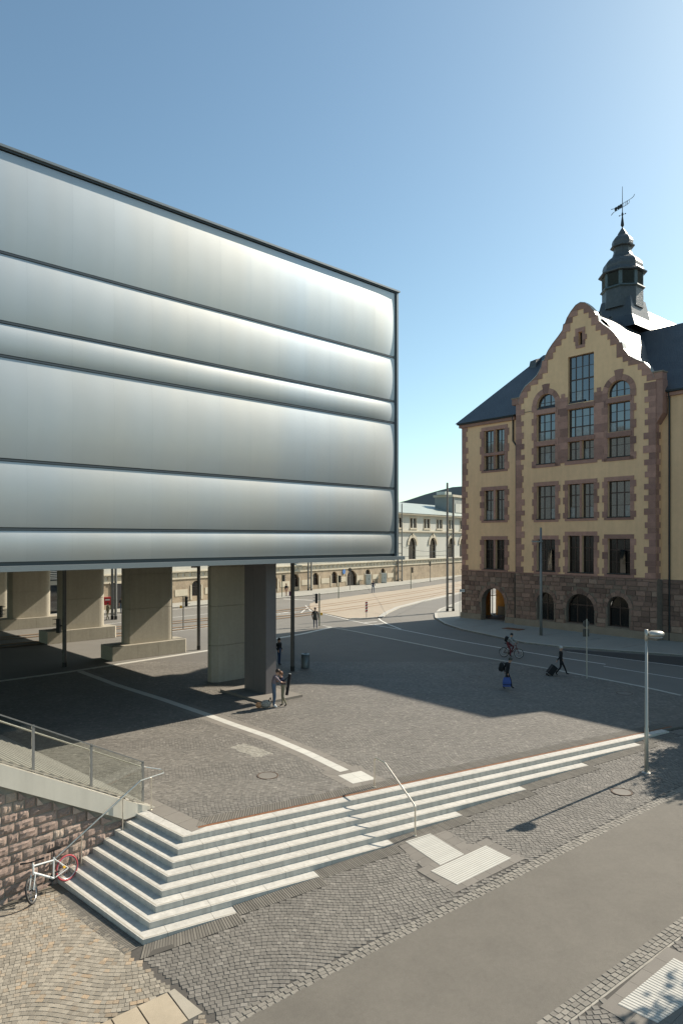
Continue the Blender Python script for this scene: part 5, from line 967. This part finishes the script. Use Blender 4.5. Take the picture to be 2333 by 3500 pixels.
# ------------------------------------------------------------------ people
def person(loc, rz, label, H, J, cl, hair=('hair', .0), extra=None):
    """one continuous skinned body. J: joint positions for a 1.75 m figure, x right, y forward, z up; cl: colours by zone"""
    base = dict(pel=(0, 0, .95), bel=(0, 0, 1.1), che=(0, 0, 1.3), nec=(0, 0, 1.47), hd0=(0, .01, 1.55), hd1=(0, .02, 1.64), hd2=(0, .01, 1.71),
                hL=(-.1, 0, .92), kL=(-.1, .02, .5), aL=(-.1, 0, .09), tL=(-.11, .14, .03), hR=(.1, 0, .92), kR=(.1, .02, .5), aR=(.1, 0, .09), tR=(.11, .14, .03),
                sL=(-.19, 0, 1.41), eL=(-.25, -.02, 1.13), wL=(-.25, .05, .88), fL=(-.25, .07, .79), sR=(.19, 0, 1.41), eR=(.25, -.02, 1.13), wR=(.25, .05, .88), fR=(.25, .07, .79))
    base.update(J); k = H / 1.75; nm = list(base); P = {n: Vector(base[n]) for n in nm}
    bone = [('pel', 'bel', 't'), ('bel', 'che', 's'), ('che', 'nec', 's'), ('nec', 'hd0', 'k'), ('hd0', 'hd1', 'k'), ('hd1', 'hd2', 'k')]
    for s_ in 'LR': bone += [('pel', 'h' + s_, 't'), ('h' + s_, 'k' + s_, 't'), ('k' + s_, 'a' + s_, 't'), ('a' + s_, 't' + s_, 'b'), ('che', 's' + s_, 's'), ('s' + s_, 'e' + s_, 's'), ('e' + s_, 'w' + s_, 'f'), ('w' + s_, 'f' + s_, 'k')]
    rad = dict(pel=(.15, .11), bel=(.145, .10), che=(.17, .115), nec=(.055, .055), hd0=(.075, .085), hd1=(.085, .1), hd2=(.06, .07), h=(.085, .085), k=(.058, .06), a=(.042, .045), t=(.038, .03), s=(.068, .068), e=(.045, .045), w=(.032, .032), f=(.035, .02))
    me = bpy.data.meshes.new('person'); idx = {n: i for i, n in enumerate(nm)}; me.from_pydata([P[n] for n in nm], [(idx[a], idx[b]) for a, b, _ in bone], [])
    o = bpy.data.objects.new('person', me); COL.objects.link(o); sk = o.modifiers.new('skin', 'SKIN'); sv = me.skin_vertices[0].data
    for n in nm: sv[idx[n]].radius = rad[n] if n in rad else rad[n[0]]
    sv[idx['pel']].use_root = True; o.modifiers.new('sub', 'SUBSURF').levels = 2
    dg = bpy.context.evaluated_depsgraph_get(); m2 = bpy.data.meshes.new_from_object(o.evaluated_get(dg)); bpy.data.objects.remove(o); bpy.data.meshes.remove(me)
    m2.name = 'person'; m2.materials.clear(); zones = ['t', 's', 'k', 'b', 'f']
    for z in zones: m2.materials.append(MT[cl[z]])
    B = [(P[a], P[b], z) for a, b, z in bone]
    def near(c):
        best = (9, 't')
        for a, b, z in B:
            d = b - a; t = max(0, min(1, (c - a).dot(d) / max(1e-6, d.length_squared))); q = (c - a - d * t).length
            if q < best[0]: best = (q, z)
        return best[1]
    for p in m2.polygons: p.material_index = zones.index(near(p.center)); p.use_smooth = True
    # fingers and thumb closed on the palm, face features: welded into the same mesh object
    mb = MB()
    for s_ in 'LR':
        d = (P['f' + s_] - P['w' + s_]).normalized(); side = d.cross(Vector((0, 0, 1) if abs(d.z) < .8 else (0, 1, 0))).normalized(); up = side.cross(d)
        for i, ln in enumerate((.062, .07, .066, .052)): a = P['f' + s_] + side * (-.027 + .018 * i); b = a + d * ln * .6; mb.tube(a, b, .0095, .009, 6).tube(b, b + d * ln * .35 + up * ln * .35, .009, .007, 6)
        a = P['w' + s_] + d * .03 + side * -.03; mb.tube(a, a + d * .04 - side * .025, .012, .010, 6)
    f0 = (P['hd2'] - P['nec']).normalized(); fy = Vector((0, 1, 0)); fy = (fy - f0 * f0.dot(fy)).normalized(); fx = fy.cross(f0); c = P['hd1']
    mb.tube(c + fy * .085 - f0 * .01, c + fy * .115 - f0 * .035, .012, .016, 6)
    for s_ in (-1, 1): mb.ball(c + fx * .085 * s_ - f0 * .01, .026, 6, 4, (.4, .8, 1.1))
    me2 = mb.mesh('x', 'skin'); 
    off = len(m2.vertices); vs = [v.co.copy() for v in m2.vertices] + [v.co.copy() for v in me2.vertices]; fs = [tuple(p.vertices) for p in m2.polygons] + [tuple(i + off for i in p.vertices) for p in me2.polygons]; mi = [p.material_index for p in m2.polygons] + [2] * len(me2.polygons)
    m3 = bpy.data.meshes.new('person'); m3.from_pydata(vs, [], fs)
    for z in zones: m3.materials.append(MT[cl[z]])
    m3.polygons.foreach_set('material_index', mi); m3.polygons.foreach_set('use_smooth', [True] * len(fs)); m3.update()
    r = link('person', m3, None, loc, (0, 0, rz), (k, k, k)); tag(r, label, 'person')
    if hair:
        hm = MB().ball(c - fy * .02 + f0 * .03, .108, 12, 8, (.92, 1.0, .98))
        if hair[1]: hm.ball(c - fy * .07 - f0 * hair[1] * .5, .085, 10, 6, (.9, .6, 1 + hair[1] * 4))
        hm.build('hair', hair[0], r, True)
        for s_ in (-1, 1): MB().ball(c + fy * .092 + fx * .033 * s_ + f0 * .01, .009, 6, 4).build('eye', 'black', r)
    return r
C = lambda t, s, f='skin', b='black', k='skin': dict(t=t, s=s, f=f, b=b, k=k)
fwd = lambda dx, dy: math.atan2(dy, dx) - R(90)
p = person((-3.30, 33.25, 0), fwd(1, .25), 'person in a dusky shirt and jeans embracing another at the steel column', 1.86, dict(che=(0, .05, 1.3), nec=(0, .13, 1.46), hd0=(0, .17, 1.53), hd1=(0, .20, 1.61), hd2=(0, .22, 1.68), sL=(-.19, .07, 1.40), eL=(-.24, .28, 1.2), wL=(-.1, .47, 1.14), fL=(-.02, .52, 1.14), sR=(.19, .07, 1.4), eR=(.25, .28, 1.18), wR=(.12, .5, 1.12), fR=(.04, .56, 1.12), kR=(.1, .05, .5), aR=(.12, -.02, .09)), C('denim', 'tee', 'skin', 'white'))
p = person((-2.86, 33.38, 0), fwd(-1, -.25), 'person in a navy top with a long dark bag kissing at the steel column', 1.74, dict(che=(0, .04, 1.3), nec=(0, .08, 1.46), hd0=(0, .10, 1.54), hd1=(0, .13, 1.62), hd2=(0, .12, 1.69), sL=(-.18, .05, 1.40), eL=(-.26, .22, 1.26), wL=(-.12, .36, 1.42), fL=(-.06, .42, 1.46), sR=(.18, .05, 1.4), eR=(.25, .2, 1.22), wR=(.14, .4, 1.2), fR=(.08, .46, 1.2), kL=(-.1, .03, .5), aL=(-.1, -.16, .12), tL=(-.1, -.06, .03)), C('khaki', 'navy', 'skin', 'black'), ('hairb', .05))
t = empty('rolled_mat_bag', (-2.62, 33.42, .55), 0, 'long dark tube bag hanging on the back of the kissing person in navy', 'bag'); MB().tube((.10, 0, 1.02), (-.06, 0, .0), .075, n=12).build('tube', 'blackc', t); MB().tube((.10, 0, 1.03), (.103, 0, 1.05), .06, n=12).build('end_cap', 'greyc', t); MB().path([(.02, -.05, .9), (-.15, -.08, .75), (-.06, -.05, .15)], .015, 5).build('strap', 'blackc', t)
t = empty('backpack', (-3.66, 33.05, 0), R(20), 'patterned backpack lying at the feet of the kissing pair', 'backpack'); MB().ball((0, 0, .2), .25, 12, 8, (1.1, .75, .8)).build('body', 'dogw', t, True); MB().ball((-.32, .05, .16), .15, 10, 6, (1.2, 1, .9)).build('pouch', 'tanbag', t, True); MB().path([(.1, -.1, .35), (.22, -.05, .5), (.3, 0, .25)], .02, 6).build('strap', 'blackc', t)
person((-4.05, 44.35, 0), fwd(.7, -.5), 'person in a black hooded jacket standing with hands in pockets by the steel column', 1.76, dict(eL=(-.25, -.06, 1.15), wL=(-.2, .08, .97), fL=(-.17, .1, .9), eR=(.25, -.06, 1.15), wR=(.2, .08, .97), fR=(.17, .1, .9), hL=(-.07, 0, .92), kL=(-.06, .02, .5), aL=(-.06, 0, .09), tL=(-.07, .14, .03), hR=(.07, 0, .92), kR=(.06, .02, .5), aR=(.06, 0, .09), tR=(.07, .14, .03)), C('denimd', 'blackc', 'blackc'), ('blackc', .06))
pm = person((-2.41, 62.48, 0), fwd(.2, -1), 'person in a long dark coat standing at the green traffic light pole', 1.92, dict(eL=(-.25, -.03, 1.14), wL=(-.26, .03, .89), fL=(-.26, .05, .8), eR=(.25, -.03, 1.14), wR=(.24, .08, .92), fR=(.23, .12, .85), kL=(-.11, .05, .5), aL=(-.12, .1, .09), tL=(-.14, .22, .03)), C('denimd', 'blackc', 'blackc'))
MB().lathe([(.20, .72), (.19, .9), (.165, 1.05), (.17, 1.3), (.1, 1.42)], 14).build('coat', 'olive', pm, True)
person((4.77, 103.07, .03), fwd(.3, 1), 'person in a dark jacket and jeans seen from behind on the tram bed', 1.9, dict(aL=(-.15, 0, .09), aR=(.15, 0, .09), kL=(-.13, .02, .5), kR=(.13, .02, .5), eL=(-.27, 0, 1.15), wL=(-.2, .1, 1.0), fL=(-.16, .13, .96), eR=(.27, 0, 1.15), wR=(.2, .1, 1.0), fR=(.16, .13, .96)), C('denim', 'navy', 'navy'))
person((-7.85, 97.2, 0), fwd(-.6, .8), 'person in a dark jacket with bare legs waiting at the crossing', 1.85, {}, dict(t='skin', s='blackc', f='blackc', b='black', k='skin'), ('hairb', .06))
t = empty('suitcase', (-7.25, 97.2, 0), 0, 'small purple suitcase beside the person waiting at the crossing', 'suitcase'); MB().box(-.22, .22, -.14, .14, .06, .72).build('body', 'purple', t); MB().path([(-.12, 0, .72), (-.12, 0, 1.0), (.12, 0, 1.0), (.12, 0, .72)], .012, 5).build('handle', 'grey_steel', t)
for s_ in (-1, 1): MB().tube((.16 * s_, -.08, .04), (.16 * s_, .08, .04), .04, n=10).build('wheel', 'black', t)
person((-24.1, 74.9, 0), fwd(.2, -1), 'person in jeans and a dark top standing at the dark doorway beyond the fins', 1.8, {}, C('denim', 'blackc', 'skin'))
person((-23.6, 69.0, 0), fwd(-.6, -.8), 'person in a tan coat passing the twin masts beyond the fins', 1.75, dict(kL=(-.1, .14, .5), aL=(-.1, .2, .1), tL=(-.1, .33, .05), aR=(.1, -.2, .12), tR=(.1, -.08, .05)), C('khaki', 'khaki', 'khaki'))
walkp = dict(kL=(-.09, .18, .52), aL=(-.09, .26, .10), tL=(-.09, .39, .06), kR=(.09, -.02, .5), aR=(.09, -.22, .13), tR=(.09, -.10, .04), eL=(-.24, -.12, 1.15), wL=(-.25, -.1, .9), fL=(-.25, -.1, .81), eR=(.24, .08, 1.15), wR=(.24, .2, .93), fR=(.23, .24, .86))
p = person((9.03, 37.25, 0), fwd(1, -.15), 'person in black with a backpack carrying a blue bag across the plaza', 1.74, dict(walkp, wR=(.26, .02, .90), eR=(.25, -.03, 1.15), fR=(.26, .03, .81), bel=(0, .03, 1.1), che=(0, .07, 1.3), nec=(0, .12, 1.46), hd0=(0, .15, 1.53), hd1=(0, .18, 1.61), hd2=(0, .19, 1.68)), C('blackc', 'blackc', 'blackc'), ('olive', 0))
t = empty('backpack', (8.74, 37.28, 1.02), 0, 'black backpack worn by the person with the blue bag', 'backpack'); MB().ball((0, 0, .18), .24, 12, 8, (.62, .75, 1.1)).build('body', 'blackc', t, True); MB().ball((-.1, 0, .08), .14, 10, 6, (.6, .9, .9)).build('pocket', 'blackc', t, True)
for s_ in (-1, 1): MB().path([(.1, .12 * s_, .4), (.26, .13 * s_, .34), (.2, .13 * s_, .05)], .018, 5).build('strap', 'blackc', t)
t = empty('travel_bag', (8.93, 36.92, .22), R(-8), 'bright blue travel bag carried low by the person in black', 'bag'); MB().add([(-.2, -.12, 0), (.2, -.12, 0), (.2, .12, 0), (-.2, .12, 0), (-.22, -.13, .25), (.22, -.13, .25), (.22, .13, .25), (-.22, .13, .25), (-.16, -.07, .48), (.16, -.07, .48), (.16, .07, .48), (-.16, .07, .48)], [(0, 3, 2, 1), (0, 1, 5, 4), (1, 2, 6, 5), (2, 3, 7, 6), (3, 0, 4, 7), (4, 5, 9, 8), (5, 6, 10, 9), (6, 7, 11, 10), (7, 4, 8, 11), (8, 9, 10, 11)]).build('body', 'bluebag', t); MB().path([(-.1, 0, .47), (-.06, 0, .58), (.06, 0, .58), (.1, 0, .47)], .014, 5).build('handle', 'blackc', t); MB().box(-.21, .21, -.138, -.125, .1, .13).build('zip', 'blackc', t)
p = person((13.15, 40.95, 0), fwd(1, -.2), 'white-haired person in black striding and pulling a trolley case', 1.76, dict(walkp, kL=(-.09, .2, .53), aL=(-.09, .36, .11), tL=(-.09, .49, .09), aR=(.09, -.3, .15), tR=(.09, -.19, .05), eR=(.25, -.1, 1.14), wR=(.26, -.24, .93), fR=(.26, -.29, .86), eL=(-.25, .02, 1.15), wL=(-.25, .12, .92), fL=(-.25, .15, .84)), C('blackc', 'blackc', 'blackc'), ('hairg', 0))
t = empty('trolley_case', (12.35, 40.92, .04), 0, 'black trolley case tilted behind the white-haired person', 'suitcase'); bd = MB().box(-.17, .17, -.2, .2, 0, .58).build('body', 'blackc', t, rot=(0, R(38), 0), loc=(.08, 0, .07)); MB().path([(.32, -.1, .5), (.62, -.1, .84), (.64, .1, .84), (.32, .1, .5)], .012, 5).build('handle', 'grey_steel', t)
for s_ in (-1, 1): MB().tube((.0, .17 * s_ - .02, .02), (.0, .17 * s_ + .02, .02), .055, n=12).build('wheel', 'black', t)
# cyclist on the carriageway
cr0, cf0 = Vector((11.27, 47.42)), Vector((12.28, 46.80)); ca = math.atan2(cf0.y - cr0.y, cf0.x - cr0.x)
bicycle((cr0.x, cr0.y, -.01), ca, 'dark road bicycle ridden along the carriageway by the cyclist', 'bikedark', 'rubber')
cx_, cy_ = cr0.x + math.cos(ca) * .26, cr0.y + math.sin(ca) * .26
person((cx_, cy_, -.01), ca - R(90), 'cyclist in a grey top and dark red trousers with a helmet', 1.72, dict(pel=(0, 0, 1.0), bel=(0, .07, 1.13), che=(0, .18, 1.30), nec=(0, .25, 1.45), hd0=(0, .28, 1.52), hd1=(0, .31, 1.61), hd2=(0, .30, 1.68), hL=(-.1, .02, .96), kL=(-.11, .40, .78), aL=(-.12, .24, .42), tL=(-.12, .37, .38), hR=(.1, .02, .96), kR=(.11, .26, .56), aR=(.12, .23, .16), tR=(.12, .36, .11), sL=(-.18, .2, 1.39), eL=(-.27, .42, 1.2), wL=(-.27, .60, 1.07), fL=(-.27, .66, 1.03), sR=(.18, .2, 1.39), eR=(.27, .42, 1.2), wR=(.27, .60, 1.07), fR=(.27, .66, 1.03)), C('darkred', 'greyc', 'greyc', 'black'), ('black', 0))
t = empty('backpack', (cx_ - .02, cy_ + .03, 1.12), ca, 'black backpack worn by the cyclist', 'backpack'); MB().ball((-.03, 0, .12), .22, 12, 8, (.65, .75, 1.0)).build('body', 'blackc', t, True); MB().ball((-.12, 0, .06), .12, 8, 6, (.7, .9, .9)).build('pocket', 'blackc', t, True)
for s_ in (-1, 1): MB().path([(.05, .12 * s_, .28), (.2, .13 * s_, .24), (.16, .13 * s_, .02)], .018, 5).build('strap', 'blackc', t)

# ------------------------------------------------------------------ trees out of view: one further up the lane, one added to cast shade
def tree(loc, label, H, rad, seed):
    r = random.Random(seed); t = empty('street_tree', loc, 0, label, 'tree'); tr = MB().tube((0, 0, 0), (0, 0, H * .45), .22, .15, 10)
    for i in range(9): a = i * 2.4; z = H * (.35 + .05 * i); tr.tube((0, 0, z * .8), (rad * .7 * math.cos(a), rad * .7 * math.sin(a), z + H * .12), .07, .025, 6)
    tr.build('trunk', 'bark', t); cl = [(Vector((r.gauss(0, 1), r.gauss(0, 1), r.gauss(0, .8))).normalized() * r.uniform(.3, 1)) for _ in range(90)]; n = 30000; g_ = np.random.RandomState(seed); ci = np.array([(c.x * rad, c.y * rad, H * .66 + c.z * H * .28) for c in cl])[g_.randint(0, 90, n)]
    P_ = ci + np.clip(g_.normal(size=(n, 3)), -1.6, 1.6) * rad * .2; a_ = g_.normal(size=(n, 3)); a_ /= np.linalg.norm(a_, axis=1)[:, None]; b_ = np.cross(a_, g_.normal(size=(n, 3))); b_ /= np.linalg.norm(b_, axis=1)[:, None]; z_ = g_.uniform(.07, .13, (n, 1))
    V_ = np.stack([P_ - a_ * z_, P_ - b_ * z_ * .6, P_ + a_ * z_, P_ + b_ * z_ * .6], 1).reshape(-1, 3)
    MB_ = bpy.data.meshes.new('crown'); MB_.from_pydata([tuple(v) for v in V_], [], [(4 * i, 4 * i + 1, 4 * i + 2, 4 * i + 3) for i in range(n)]); MB_.materials.append(MT['leaf']); tag(link('crown', MB_, t), kind='stuff')
    return t
tree((19.3, 28.7, -.05), 'leafy street tree beyond the second lamp', 7.6, 1.9, 1)
tree((14.5, 15.5, G(14.5, 15.5)), 'unseen tree added to shade the near sidewalk by the ribbed tiles', 8.4, 2.6, 2)  # added out of view to throw shade over the near tiles
